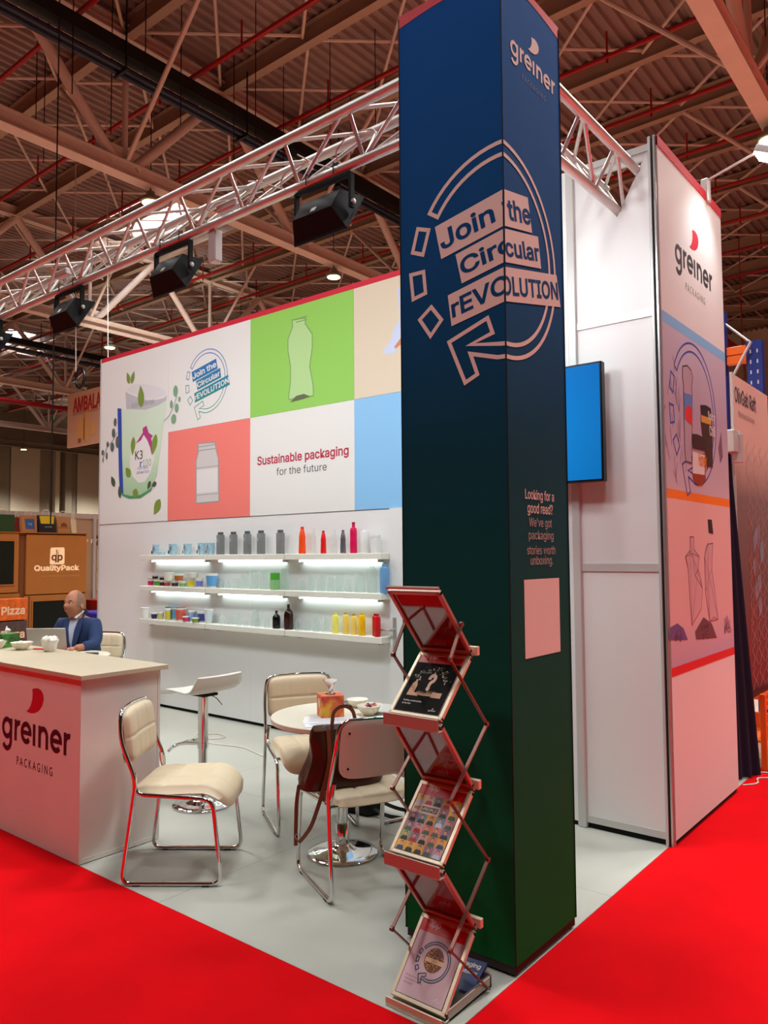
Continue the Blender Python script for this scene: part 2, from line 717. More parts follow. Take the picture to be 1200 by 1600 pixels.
# two bays of glazing are cut out of the deck below
SKY = [(-24.6, -20.9, 12.6, 14.9), (-44.5, -40.5, 16.5, 19.5), (-52.5, -48.5, 16.5, 19.5)]
bm = bmesh.new()
me = dk.mesh('ceiling')
bm.from_mesh(me)
for (a, b, c, d) in SKY:
    for co, no in (((a, 0, 0), (1, 0, 0)), ((b, 0, 0), (1, 0, 0)), ((0, c, 0), (0, 1, 0)), ((0, d, 0), (0, 1, 0))):
        bmesh.ops.bisect_plane(bm, geom=bm.verts[:] + bm.edges[:] + bm.faces[:], plane_co=co, plane_no=no, dist=1e-5)
    kill = [f for f in bm.faces if a < f.calc_center_median().x < b and c < f.calc_center_median().y < d]
    bmesh.ops.delete(bm, geom=kill, context='FACES')
bm.to_mesh(me)
bm.free()
ceil = put('ceiling', me, M_DECK, kind='structure')
M_SKYL = mat('daylit_glazing', (230, 235, 240), 0.4, emit=(235, 242, 255), estr=9.0)
for i, (a, b, c, d) in enumerate(SKY):
    wi = MB().box(a - 0.05, b + 0.05, c - 0.05, d + 0.05, ZD + 0.32, ZD + 0.35).build('window_%d' % (i + 1), M_SKYL, kind='structure')
    fr = MB()
    for q in (a, b):
        fr.box(q - 0.04, q + 0.04, c, d, ZD - 0.02, ZD + 0.32)
    for q in (c, d):
        fr.box(a, b, q - 0.04, q + 0.04, ZD - 0.02, ZD + 0.32)
    fr.build('window_frame', M_STEEL, wi)
    n = 4
    for k in range(1, n):
        xx = a + (b - a) * k / n
        MB().box(xx - 0.03, xx + 0.03, c, d, ZD + 0.1, ZD + 0.16).build('glazing_bar', M_STEEL, wi)

NODE0, DN = 7.1, 2.83
ZB, ZT = 10.35, 13.6
near_t = {-25.25: 'second', -14.0: 'first', -1.95: 'right'}
names_t = {-50.0: 'farthest roof truss, low behind the hanging sign at the left', -37.4: 'fourth roof truss, thin and dark in the distance at the left',
           -25.25: 'roof truss with its lower chord lit bright above the poster wall', -14.0: 'big cream roof truss crossing the upper left over the stand truss',
           -1.95: 'salmon lit roof truss with thick tubes at the upper right corner', 10.1: 'roof truss beyond the right edge of the stand', 22.1: 'roof truss over the far right aisle'}
for X in TX:
    if X > 0:
        continue
    t = thing('roof_truss', names_t[X], 'truss', (X, NODE0, ZB))
    y0, y1 = -12.0 - NODE0, 43.0 - NODE0
    MB().ibeam((0, y0, 0), (0, y1, 0), 0.34, 0.34).build('bottom_chord', M_STEEL, t)
    MB().ibeam((0, y0, ZT - ZB), (0, y1, ZT - ZB), 0.30, 0.34).build('top_chord', M_STEEL, t)
    for k in range(-3, 7):
        yn = k * 2 * DN
        if abs(X + 14) < 1 or abs(X + 25.25) < 1 or abs(X + 1.95) < 1:
            seg = 12
        else:
            seg = 6
        MB().tube([(0, yn, 0.34), (0, yn, ZT - ZB)], 0.07, seg).build('vertical', M_STEEL, t, True)
        for sgn in (-1, 1):
            MB().tube([(0, yn + 0.25 * sgn, 0.3), (0, yn + sgn * DN, ZT - ZB)], 0.125, seg).build('diagonal', M_STEEL, t, True)
            if -2 < k < 5:
                MB().tube([(0.1 * sgn, yn, 0.35), (sgn * 2.95, yn, ZT - ZB + 0.02)], 0.055, 8).build('knee_brace', M_STEEL, t, True)
        MB().box(-0.02, 0.02, yn - 0.45, yn + 0.45, 0.33, 0.68).build('gusset', M_STEEL, t)

# purlins along x with the bracing that runs on to the next one
ORD = 'first second third fourth fifth sixth seventh eighth ninth tenth eleventh twelfth thirteenth fourteenth fifteenth sixteenth seventeenth'.split()
BAYW = {(-14.0, 1.4): 'high bay lamp under the big left truss, nearest the camera', (-26.2, 1.4): 'high bay lamp at the left end of the brightly lit truss', (-26.2, 7.8): 'high bay lamp under the brightly lit truss, left of the poster wall',
        (-26.2, 21.0): 'high bay lamp deep behind the poster wall on the lit truss', (-14.0, 21.0): 'high bay lamp far behind the poster wall on the big left truss', (-7.7, -0.1): 'high bay lamp straight above the front counter',
        (-1.2, 0.15): 'high bay lamp straight above the round table and column', (-5.0, -5.5): 'high bay lamp over the aisle in front of the counter', (2.6, -3.6): 'high bay lamp above the spot where the photo is taken', (1.3, 3.4): 'high bay lamp over the right-hand aisle beside the side print',
        (1.6, 9.0): 'high bay lamp over the right-hand aisle past the banner', (-1.95, 7.8): 'high bay lamp behind the cabin under the right truss', (9.5, 3.0): 'added high bay lamp right of the frame, nearest the camera', (9.5, 12.0): 'added high bay lamp right of the frame, middle one',
        (8.5, 22.0): 'added high bay lamp right of the frame, farthest one', (-38.4, 7.8): 'added high bay lamp on the fourth truss, left one', (-38.4, 14.2): 'added high bay lamp on the fourth truss, right one', (-57.5, 26.0): 'added high bay lamp by the left hall wall, near one', (-57.5, 34.0): 'added high bay lamp by the left hall wall, far one'}
ks = list(range(-4, 13))
pos_words = {}
for n_, k in enumerate(ks):
    Y = NODE0 + k * DN
    t = thing('roof_purlin', '%s roof purlin, counted from the camera side to the back of the hall' % ORD[n_], 'beam', (0, Y, ZT), 0)
    t['group'] = 'purlins under the ribbed roof'
    MB().ibeam((-62, 0, 0.02), (24, 0, 0.02), 0.22, 0.5, 0.025, 0.015).build('purlin_beam', M_STEEL_B, t)
    if k in (-4, 12):
        continue
    zz = 0.2
    far = MB()
    for c in range(-1, 19):
        xa = -1.95 - 3.0 * c
        xb = xa - 3.0
        dep = (Vector((xa, Y, 14)) - CAM).dot(cf)
        for (p0, p1) in (((xa, 0.1, zz), (xb, DN - 0.1, zz)), ((xb, 0.1, zz + 0.06), (xa, DN - 0.1, zz + 0.06))):
            if 11 < dep < 30:
                MB().tube([p0, p1], 0.04, 6).build('brace', M_STEEL, t, True)
            else:
                far.tube([p0, p1], 0.04, 4)
        if c % 2 == 1:
            far.tube([(xa + 3, 0, zz), (xa + 3, DN, zz)], 0.045, 5)
    if far.f:
        far.build('brace', M_STEEL, t, kind='stuff')

# sprinkler pipes with their droppers
for n_, (Y, Zp) in enumerate([(2.7, 13.1), (5.55, 13.1), (8.45, 13.1), (11.3, 13.1), (14.15, 13.15), (17.0, 13.15), (19.9, 13.2), (22.7, 13.2), (25.6, 13.2), (28.5, 13.2), (31.4, 13.2)]):
    t = thing('sprinkler_pipe', '%s red sprinkler pipe under the roof, counted from the camera side' % ORD[n_].lower(), 'pipe', (0, Y, Zp), 0, 'sprinkler pipes')
    MB().tube([(-60, 0, 0), (10, 0, 0)], 0.06, 8).build('pipe', M_PIPE, t, True)
    for q in range(20):
        xx = 4.0 - q * 3.1
        MB().tube([(xx, 0, 0.0), (xx, 0, 0.62)], 0.025, 6).build('dropper', M_PIPE, t, True)
        MB().tube([(xx, 0, -0.16), (xx, 0, 0.0)], 0.03, 6).build('sprinkler_head', M_PIPE, t, True)
tag(MB().tube([(-46.0, -10, 11.3), (-46.0, 40, 11.3)], 0.16, 10).build('main_pipe', M_PIPE, None, True), 'thick red main pipe running across the far left roof', 'pipe')
tag(MB().tube([(-6.2, 20, 9.2), (-6.2, 30, 9.2)], 0.2, 10).tube([(-6.2, 21, 9.3), (-6.2, 21, 14.14)], 0.02, 6).tube([(-6.2, 29, 9.3), (-6.2, 29, 14.14)], 0.02, 6).build('main_pipe', M_PIPE, None, True), 'thick red main pipe seen through the end of the stand truss', 'pipe')

# black trunking with pipes below it
for n_, (X, Z, lab) in enumerate([(-13.05, 12.45, 'black cable trunking with blue pipes crossing the upper left of the roof'), (-36.7, 12.3, 'black cable trunking far away behind the floodlights at left')]):
    t = thing('cable_trunking', lab, 'trunking', (X, 0, Z))
    MB().box(-0.17, 0.17, -12, 42, 0, 0.3).build('trunking_duct', M_BLACK, t)
    for dx in (-0.22, -0.02):
        MB().tube([(dx, -12, -0.22), (dx, 42, -0.22)], 0.07, 8).build('pipe', M_BLUEP, t, True)
    for q in range(14):
        yy = -7.2 + q * 3.4
        MB().box(-0.32, 0.2, yy, yy + 0.06, -0.34, -0.29).build('bracket', M_BLACK, t)
        MB().tube([(0.18, yy, -0.3), (0.18, yy, 1.3)], 0.02, 5).build('hanger', M_BLACK, t)
MB().box(-0.12, 0.12, 4.0, 4.24, 0.2, 1.6).build('hanger_post', M_BLACK, [o for o in bpy.data.objects if o.name == 'cable_trunking'][0])

# thin suspension wires
for n_, (x, y, z0) in enumerate([(-11.4, 5.9, 11.2), (-13.6, 6.5, 11.0), (-12.3, 7.4, 11.1), (-12.9, 9.4, 11.2), (-12.4, 10.6, 11.0), (-11.2, 8.6, 11.0), (-10.6, 10.4, 11.2), (-9.7, 11.0, 11.4), (-12.9, 5.2, 11.0), (-11.8, 12.5, 10.8), (-15.2, 5.6, 11.1), (-16.4, 6.4, 11.2)]):
    o = MB().tube([(x, y, z0), (x, y, 14.1)], 0.012, 5).build('suspension_wire', M_BLACK)
    tag(o, 'thin dark wire hanging at the upper left, ' + ['left of the long cable', 'beside the truss upright', 'right of the truss upright', 'just below the black trunking', 'before the thick truss tube', 'crossing the red pipe high up', 'high between two purlins', 'above the stand truss', 'at the frame corner', 'near the nearest hall lamp', 'behind the truss chord', 'leftmost, behind the chord'][n_], 'wire', 'suspension wires')
o = MB().tube([(-11.8, 4.33, 2.2), (-11.8, 4.33, 14.1)], 0.012, 6).build('suspension_cable', M_BLACK)
tag(o, 'long black cable dropping from the roof left of the poster wall', 'cable')

# high bay lanterns
M_LAMP = mat('lamp_lens', (255, 244, 200), 0.3, emit=(255, 236, 150), estr=25)
M_LBODY = mat('lamp_body', (120, 118, 100), 0.5)
seen = {(-14.0, 7.8): 'high bay lamp glowing above the stand truss near the roof window', (-14.0, 14.2): 'high bay lamp glowing just above the poster wall top edge', (-26.2, 14.2): 'high bay lamp glowing above the left corner of the poster wall',
        (-1.95, 21.0): 'high bay lamp glowing at the right edge of the frame', (-1.95, 14.2): 'high bay lamp above the cabin roof'}
bay_n = 0
for (X, Y) in BAYS:
    bay_n += 1
    lab = seen.get((X, Y), BAYW.get((X, Y), 'high bay lamp far off over the hall'))
    t = thing('high_bay_lamp', lab, 'lamp', (X, Y, 10.0), 0, 'hall lamps')
    MB().lathe([(0.20, 0.0), (0.24, 0.02), (0.24, 0.07), (0.12, 0.14), (0.10, 0.26), (0.04, 0.28)], seg=20).build('lamp_body', M_LBODY, t, True)
    MB().lathe([(0.0, -0.012), (0.19, -0.012), (0.19, 0.0)], seg=20).build('lens', M_LAMP, t)
    MB().tube([(0, 0, 0.28), (0, 0, 0.45)], 0.015, 6).build('hook', M_BLACK, t)
    MB().tube([(0.0, 0, 0.45), (0, 0, 4.14)], 0.012, 5).build('suspension_rod', M_BLACK, t)
    near = X > -8 and Y < 5
    light('bay_light', 'SPOT', (X, Y, 9.94), (BAY_TOP if (X, Y) in ((-7.7, -0.1), (-1.2, 0.15)) else BAY_SIDE if (X, Y) == (1.3, 3.4) else BAY_W) if near else (5500.0 if X > 8 or X < -55 else BAY_FAR), NEUT if near else WARM, 0.55, (X, Y, 0), 125, 0.5)

# ---- hall shell
M_WALLH = mat('hall_wall_panel', (128, 122, 104), 0.7, noise=(0.8, 0.12))
M_WALLB = mat('hall_wall_beige', (205, 176, 148), 0.8, noise=(0.5, 0.06))
wl = MB().box(-63.2, -63.0, -25, 45, -0.1, 14.6).build('wall_left', M_WALLH, kind='structure')
M_PANEL_L = mat('wall_panel_pale', (178, 172, 152), 0.6)
M_PANEL_D = mat('wall_panel_dark', (74, 68, 54), 0.7)
y = -2.0
i = 0
while y < 44:
    wdt = (2.6, 1.1, 0.5, 1.7)[i % 4]
    if i % 4 != 1:
        MB().box(-63.0, -62.85 if i % 4 != 2 else -62.5, y + 0.06, y + wdt - 0.06, 0, 11.3).build('wall_panel', (M_PANEL_L, M_PANEL_D, M_PANEL_L, M_WALLH)[i % 4], wl)
    y += wdt
    i += 1
for q in range(7):
    MB().box(-62.8, -62.2, -1 + q * 6.6, -0.4 + q * 6.6, 0, 11.3).build('wall_column', M_WALLH, wl)
MB().ibeam((-62.0, -24, 10.8), (-62.0, 44, 10.8), 0.4, 0.5).build('ring_beam', M_WALLH, wl)
wb = MB().box(-63.2, 25.2, 45.0, 45.2, -0.1, 14.6).build('wall_back', M_WALLB, kind='structure')
for q in range(14):
    MB().box(-60 + q * 6.2, -59.6 + q * 6.2, 44.6, 45.0, 0, 14.1).build('wall_column', M_WALLB, wb)
MB().box(-60, 25, 44.3, 44.6, 8.2, 8.6).build('ring_beam', M_STEEL, wb)
MB().box(25.0, 25.2, -25.2, 45.2, -0.1, 14.6).build('wall_right', M_WALLB, kind='structure')
MB().box(-63.2, 25.2, -25.2, -25.0, -0.1, 14.6).build('wall_front', M_WALLB, kind='structure')
# added spots with no fixture, to brighten the lower chords of two trusses
light('added_chord_spot', 'SPOT', (-20.5, 12.5, 5.0), 2600, (1, .95, .85), 0.2, (-25.2, 15.2, 10.6), 48, 0.5)
light('added_chord_spot', 'SPOT', (-45.0, 26.0, 5.0), 3500, (1, .95, .85), 0.2, (-50.0, 29.0, 10.6), 50, 0.5)

# outlines of the printed pictures, metres on their walls
ART = {
    'cup_inner': [(-6.334, 3.517), (-6.298, 3.555), (-6.16, 3.578), (-5.979, 3.556), (-5.751, 3.502), (-5.588, 3.433), (-5.546, 3.386), (-5.587, 3.346), (-5.731, 3.343), (-5.905, 3.363), (-6.121, 3.429), (-6.269, 3.487)],
    'cup_back': [(-6.344, 3.513), (-6.269, 3.487), (-6.121, 3.424), (-5.905, 3.358), (-5.731, 3.337), (-5.587, 3.344), (-5.545, 3.361), (-5.553, 3.291), (-5.661, 3.254), (-5.921, 3.246), (-6.321, 3.301)],
    'sleeve': [(-6.419, 3.321), (-5.938, 3.248), (-5.696, 3.269), (-5.553, 3.306), (-5.552, 3.271), (-5.599, 3.054), (-5.654, 2.796), (-5.717, 2.498), (-5.818, 2.342), (-6.027, 2.271), (-6.244, 2.272), (-6.355, 2.31), (-6.422, 2.356)],
    'blue': [(-6.501, 3.338), (-6.419, 3.321), (-6.393, 2.759), (-6.355, 2.305), (-6.428, 2.346), (-6.455, 2.55)],
    'base': [(-6.428, 2.362), (-6.356, 2.326), (-6.207, 2.297), (-6.027, 2.297), (-5.835, 2.353), (-5.776, 2.41), (-5.817, 2.332), (-6.026, 2.261), (-6.244, 2.267), (-6.374, 2.306)],
    'circle': [(-5.969, 2.992), (-5.845, 2.917), (-5.765, 2.807), (-5.763, 2.684), (-5.838, 2.527), (-5.941, 2.442), (-6.066, 2.439), (-6.175, 2.52), (-6.233, 2.64), (-6.235, 2.745), (-6.164, 2.855), (-6.075, 2.94)],
    'k3': [(-6.126, 2.788), (-5.99, 2.693)],
    'r100': [(-6.035, 2.692), (-5.822, 2.623)],
    'sub': [(-6.096, 2.624), (-5.864, 2.534)],
    'flower': [(-6.128, 2.883), (-6.057, 2.939), (-5.987, 2.994), (-5.988, 3.046), (-5.917, 3.069), (-5.872, 2.982), (-5.793, 2.942), (-5.827, 2.915), (-5.783, 2.829), (-5.807, 2.719), (-5.843, 2.814), (-5.897, 2.902), (-5.969, 2.971), (-6.021, 2.914)],
    'leaves': [(-6.261, 3.592), (-6.224, 3.587), (-6.019, 3.284), (-6.166, 2.971), (-5.733, 2.957), (-6.221, 2.513), (-6.1, 2.374), (-5.716, 2.417), (-5.645, 2.231), (-5.828, 2.444), (-6.42, 2.282), (-6.538, 2.422), (-6.603, 2.334)],
    'euc': [(-5.389, 3.384), (-5.318, 3.285), (-5.461, 3.249), (-5.365, 3.196), (-5.418, 3.083), (-6.545, 3.178), (-6.577, 3.056), (-6.492, 2.94), (-6.6, 2.891), (-6.699, 2.933), (-6.802, 2.844), (-6.715, 2.798), (-6.793, 2.755)],
    'stemR': [(-5.591, 3.083), (-5.492, 3.132), (-5.412, 3.232), (-5.364, 3.326)],
    'stemL': [(-6.504, 3.049), (-6.598, 2.961), (-6.714, 2.896), (-6.79, 2.782)],
    'bottle': [(-3.602, 3.802), (-3.435, 3.788), (-3.431, 3.732), (-3.343, 3.62), (-3.344, 3.49), (-3.377, 3.33), (-3.335, 3.159), (-3.329, 3.053), (-3.393, 3.05), (-3.525, 3.068), (-3.633, 3.054), (-3.653, 3.073), (-3.626, 3.226), (-3.626, 3.371), (-3.66, 3.522), (-3.66, 3.631), (-3.599, 3.734)],
    'jar': [(-4.991, 2.776), (-4.721, 2.763), (-4.7, 2.677), (-4.667, 2.596), (-4.656, 2.159), (-5.019, 2.156), (-5.024, 2.599), (-4.99, 2.682)],
    'sleeveP': [(-2.514, 3.322), (-2.437, 3.384), (-2.395, 3.496), (-2.327, 3.558), (-2.323, 3.406), (-2.389, 3.283), (-2.492, 3.285)],
    'hand': [(-2.396, 3.334), (-2.323, 3.4), (-2.324, 3.342), (-2.383, 3.316)],
    't1': [(-4.083, 2.558), (-2.908, 2.397)],
    't1b': [(-4.083, 2.484), (-2.907, 2.546)],
    't2': [(-3.815, 2.366), (-3.172, 2.418)],
    'pet': [(2.035, 2.72), (2.126, 2.741), (2.196, 2.724), (2.224, 2.682), (2.198, 2.63), (2.203, 2.571), (2.185, 2.381), (2.153, 2.146), (2.043, 2.149), (2.031, 2.232), (2.04, 2.558), (2.045, 2.611), (2.029, 2.654)],
    'petlab': [(2.046, 2.562), (2.203, 2.571), (2.185, 2.381), (2.046, 2.402)],
    'petred': [(2.062, 2.47), (2.125, 2.499), (2.185, 2.488), (2.185, 2.381), (2.056, 2.404)],
    'dark': [(2.368, 2.507), (2.586, 2.528), (2.599, 2.434), (2.582, 2.156), (2.455, 2.152), (2.384, 2.338), (2.359, 2.417)],
    'darkcap': [(2.359, 2.534), (2.472, 2.55), (2.576, 2.544), (2.582, 2.492), (2.366, 2.486)],
    'gold': [(2.364, 2.472), (2.58, 2.477), (2.576, 2.434), (2.367, 2.428)],
    'hon': [(2.18, 2.208), (2.441, 2.233), (2.42, 2.066), (2.354, 2.028), (2.246, 2.02), (2.17, 2.055)],
    'honcap': [(2.166, 2.329), (2.276, 2.339), (2.451, 2.331), (2.454, 2.249), (2.183, 2.241)],
    'honlab': [(2.171, 2.22), (2.417, 2.221), (2.4, 2.094), (2.164, 2.087)],
    'arcc': [(2.092, 2.804), (2.222, 2.884), (2.48, 2.854), (2.687, 2.589), (2.693, 2.41), (2.449, 2.089)],
    'bl': [(2.081, 1.699), (2.151, 1.7), (2.152, 1.624), (2.248, 1.58), (2.22, 1.504), (2.157, 1.468), (2.291, 1.388), (2.258, 1.263), (2.071, 1.176), (2.048, 1.336), (2.033, 1.508), (1.987, 1.581), (2.073, 1.618)],
    'br': [(2.423, 1.658), (2.534, 1.665), (2.494, 1.499), (2.564, 1.312), (2.595, 1.177), (2.418, 1.176), (2.351, 1.36), (2.351, 1.58)],
    'cap': [(2.439, 1.816), (2.527, 1.816), (2.549, 1.725), (2.452, 1.73)],
    'p1': [(1.694, 1.192), (1.816, 1.207), (1.921, 1.169), (1.988, 1.098), (1.689, 1.124)],
    'p2': [(2.126, 1.135), (2.294, 1.21), (2.459, 1.16), (2.56, 1.061), (2.141, 1.087)],
    'p3': [(2.734, 1.168), (2.809, 1.19), (2.894, 1.073), (2.749, 1.085)]}

# ================================================================ the stand
M_WHITE = mat('white_laminate', (226, 226, 224), 0.45, noise=(1.5, 0.015))
M_PRINT = mat('poster_white', (222, 222, 218), 0.55)
M_ALU = mat('aluminium_profile', (190, 188, 184), 0.35, metal=0.75)
M_ALUW = mat('pale_profile', (200, 198, 194), 0.4, metal=0.2)
M_REDP = mat('red_print', (196, 22, 48), 0.55)
M_GREEN = mat('green_print', (140, 198, 84), 0.55)
M_CORAL = mat('coral_print', (232, 122, 112), 0.55)
M_SAND = mat('sand_print', (214, 200, 176), 0.55)
M_SKYB = mat('sky_blue_print', (132, 188, 230), 0.55)
M_DARKT = mat('charcoal_print', (52, 52, 56), 0.55)
M_CRIM = mat('crimson_print', (178, 26, 56), 0.55)
M_GREYP = mat('grey_print', (150, 152, 150), 0.55)
M_SHADE = mat('pale_grey_print', (196, 198, 200), 0.55)
M_VOID = mat('dark_gap', (10, 10, 10), 0.9)
XU, ZU, YU = (1, 0, 0), (0, 0, 1), (0, 1, 0)

# ---- back wall with poster
WY = 2.34
bw = MB().box(-6.86, -1.40, WY + 0.02, WY + 0.07, 0.035, 3.96).build('wall_stand_back', M_WHITE, kind='structure')
MB().box(-6.84, -1.42, WY + 0.03, WY + 0.06, 0.0, 0.035).build('base_gap', M_VOID, bw)
MB().box(-6.87, -1.40, WY + 0.0, WY + 0.075, 3.925, 3.975).build('red_header', M_REDP, bw, label='red strip along the top edge of the poster wall')
MB().box(-6.875, -6.855, WY - 0.003, WY + 0.075, 0.03, 3.975).build('edge_profile', M_ALUW, bw)
px_ = [-6.855, -5.515, -4.187, -2.84, -1.45]
for i in range(4):   # poster sheets, two rows
    x0, x1 = px_[i] + 0.0008, px_[i + 1] - 0.0008
    if i == 0:
        MB().box(x0, x1, WY, WY + 0.02, 1.992, 3.925).build('poster_panel', M_PRINT, bw)
        continue
    up, lo = {1: (M_PRINT, M_CORAL), 2: (M_GREEN, M_PRINT), 3: (M_SAND, M_SKYB)}[i]
    MB().box(x0, x1, WY, WY + 0.02, 2.951, 3.925).build('poster_panel', up, bw)
    MB().box(x0, x1, WY, WY + 0.02, 1.992, 2.949).build('poster_panel', lo, bw)
lx_ = [-6.855, -5.51, -4.18, -2.445]
for i in range(3):
    MB().box(lx_[i] + 0.0005, lx_[i + 1] - 0.0005, WY + 0.004, WY + 0.02, 0.035, 1.984).build('wall_panel', M_WHITE, bw)

P0 = (0, WY, 0)
# badge on the poster
g1, g2, g3 = revolution(0.011)
M_BADGE = grad_mat('badge_gradient', [(0, (40, 150, 116)), (0.45, (30, 130, 150)), (1, (40, 90, 190))], 3.0, 3.75)
k_ = 0.755
for g, m_, nm, lf in ((g1, M_BADGE, 'badge_outline', 0.0006), (g2, M_BADGE, 'badge_banners', 0.0012), (g3, M_PRINT, 'badge_words', 0.0018)):
    g.xf(k_, 0, -4.86, 3.415).lay(nm, m_, bw, P0, XU, ZU, lf)
G2().text('Sustainable packaging', -4.083, -2.907, 2.452, 2.562, bold=0.018).xf(1, 0).lay('slogan', M_CRIM, bw, P0, XU, ZU)
G2().text('for the future', -3.815, -3.168, 2.360, 2.432).lay('slogan', M_DARKT, bw, P0, XU, ZU)


def art(name):
    return ART[name]


def pl(name, m_, lift, parent, org, U, V, part):
    return G2().poly(art(name)).lay(part, m_, parent, org, U, V, lift)


M_PGREEN = grad_mat('printed_cup_green', [(0, (150, 190, 150)), (0.5, (196, 220, 190)), (1, (205, 222, 205))], 2.2, 3.4)
M_LEAFG = mat('printed_leaf_green', (120, 146, 60), 0.55)
M_LEAFD = mat('printed_leaf_dark', (70, 84, 62), 0.55)
M_EUC = mat('printed_eucalyptus', (120, 160, 126), 0.55)
M_EUCD = mat('printed_grey_leaf', (88, 98, 92), 0.55)
M_COBALT = mat('cobalt_print', (44, 74, 168), 0.55)
M_CUPIN = mat('printed_cup_grey', (186, 186, 190), 0.55)
M_CUPLT = mat('printed_cup_light', (214, 214, 216), 0.55)
M_PINKF = mat('printed_flower_pink', (176, 60, 130), 0.55)
M_BASEG = mat('printed_cup_base', (66, 150, 96), 0.55)
pl('cup_back', M_CUPIN, 0.0006, bw, P0, XU, ZU, 'cup_picture')
pl('cup_inner', M_CUPLT, 0.0009, bw, P0, XU, ZU, 'cup_picture')
G2().stroke(art('cup_inner'), 0.018, True).lay('cup_picture', M_PRINT, bw, P0, XU, ZU, 0.0012)
G2().text('Altmaterial', -6.22, -5.78, 3.30, 3.36).lay('cup_picture', M_GREYP, bw, P0, XU, ZU, 0.0014)
pl('sleeve', M_PGREEN, 0.0016, bw, P0, XU, ZU, 'cup_picture')
pl('blue', M_COBALT, 0.0020, bw, P0, XU, ZU, 'cup_picture')
pl('base', M_BASEG, 0.0022, bw, P0, XU, ZU, 'cup_picture')
pl('circle', M_PRINT, 0.0020, bw, P0, XU, ZU, 'cup_picture')
pl('flower', M_PINKF, 0.0024, bw, P0, XU, ZU, 'cup_picture')
G2().text('K3', -6.13, -5.985, 2.70, 2.80, bold=0.005).lay('cup_lettering', M_DARKT, bw, P0, XU, ZU, 0.0026)
G2().text('r', -6.035, -5.99, 2.61, 2.67, bold=0.01).lay('cup_lettering', M_COBALT, bw, P0, XU, ZU, 0.0026)
G2().text('100', -5.98, -5.822, 2.61, 2.69).lay('cup_lettering', M_EUC, bw, P0, XU, ZU, 0.0026)
G2().text('100% IDEAL', -6.08, -5.87, 2.585, 2.615).text('SEPARATION', -6.096, -5.864, 2.535, 2.565).lay('cup_lettering', M_COBALT, bw, P0, XU, ZU, 0.0026)
gl, gd, ge, gg = G2(), G2(), G2(), G2()
for (p, rot, L, W) in zip(art('leaves'), (110, 68, 95, 265, 255, 130, 250, 200, 235, 240, 100, 120), (.15, .15, .26, .22, .24, .15, .12, .10, .20, .11, .15, .15), (.035, .035, .06, .045, .05, .05, .055, .03, .06, .03, .035, .04)):
    (gl if rot % 20 else gd).leaf(p[0], p[1], L, W, rot)
for i, p in enumerate(art('euc')):
    (ge if i < 5 else gg).ell(p[0], p[1], (.04, .022, .025, .035, .045, .032, .036, .04, .04, .025, .028, .02, .012)[i], (.062, .03, .045, .05, .055, .05, .055, .07, .055, .034, .034, .045, .03)[i], 14)
ge.stroke(art('stemR'), 0.008)
gg.stroke(art('stemL'), 0.008)
gl.lay('leaf_picture', M_LEAFG, bw, P0, XU, ZU, 0.0028)
gd.lay('leaf_picture', M_LEAFD, bw, P0, XU, ZU, 0.0029)
ge.lay('leaf_picture', M_EUC, bw, P0, XU, ZU, 0.0028)
gg.lay('leaf_picture', M_EUCD, bw, P0, XU, ZU, 0.0028)
# bottle and jar pictures
M_BOTG = mat('printed_bottle_green', (172, 208, 140), 0.55)
M_BOTL = mat('printed_bottle_line', (120, 160, 90), 0.55)
pl('bottle', M_BOTG, 0.0006, bw, P0, XU, ZU, 'bottle_picture')
G2().stroke(art('bottle'), 0.012, True).stroke([(-3.555, 3.80), (-3.41, 3.80)], 0.01).stroke([(-3.555, 3.77), (-3.41, 3.77)], 0.01).lay('bottle_picture', M_BOTL, bw, P0, XU, ZU, 0.001)
G2().poly([(-3.63, 3.03), (-3.55, 3.08), (-3.45, 3.085), (-3.37, 3.05), (-3.45, 3.04)]).lay('bottle_picture', mat('printed_bottle_dark', (90, 96, 70), 0.55), bw, P0, XU, ZU, 0.0014)
M_JARF = mat('printed_jar_grey', (200, 196, 194), 0.55)
pl('jar', M_JARF, 0.0006, bw, P0, XU, ZU, 'jar_picture')
G2().stroke(art('jar'), 0.012, True).stroke([(-5.02, 2.74), (-4.70, 2.74)], 0.01).stroke([(-5.02, 2.70), (-4.70, 2.70)], 0.01).stroke([(-5.03, 2.52), (-4.66, 2.52)], 0.008).stroke([(-5.03, 2.24), (-4.66, 2.24)], 0.008).lay('jar_picture', M_GREYP, bw, P0, XU, ZU, 0.001)
G2().rect(-5.02, -4.68, 2.26, 2.50).lay('jar_picture', mat('printed_jar_label', (216, 214, 212), 0.55), bw, P0, XU, ZU, 0.0008)
# person cut out by the column: sleeve and hand of a printed figure
G2().poly(art('sleeveP')).poly([(-2.36, 3.82), (-1.5, 3.9), (-1.5, 3.0), (-2.3, 3.2)]).lay('printed_sleeve', mat('printed_shirt', (196, 206, 232), 0.55), bw, P0, XU, ZU, 0.0006)
G2().poly(art('hand')).lay('printed_hand', mat('printed_skin', (206, 130, 96), 0.55), bw, P0, XU, ZU, 0.001)

# ---- door at the right end of the shelves
dr = MB().box(-2.44, -1.46, WY - 0.028, WY + 0.018, 0.03, 1.99).build('door_1', M_WHITE, kind='structure')
hd = MB()
hd.rbox(-2.408, -2.374, WY - 0.036, WY - 0.028, 0.83, 1.10, 0.003, 1)
hd.tube([(-2.392, WY - 0.036, 1.0), (-2.392, WY - 0.085, 1.0)], 0.011, 8)
hd.tube([(-2.392, WY - 0.08, 1.0), (-2.50, WY - 0.08, 1.0)], 0.010, 8)
hd.build('door_handle', M_ALU, dr, True)

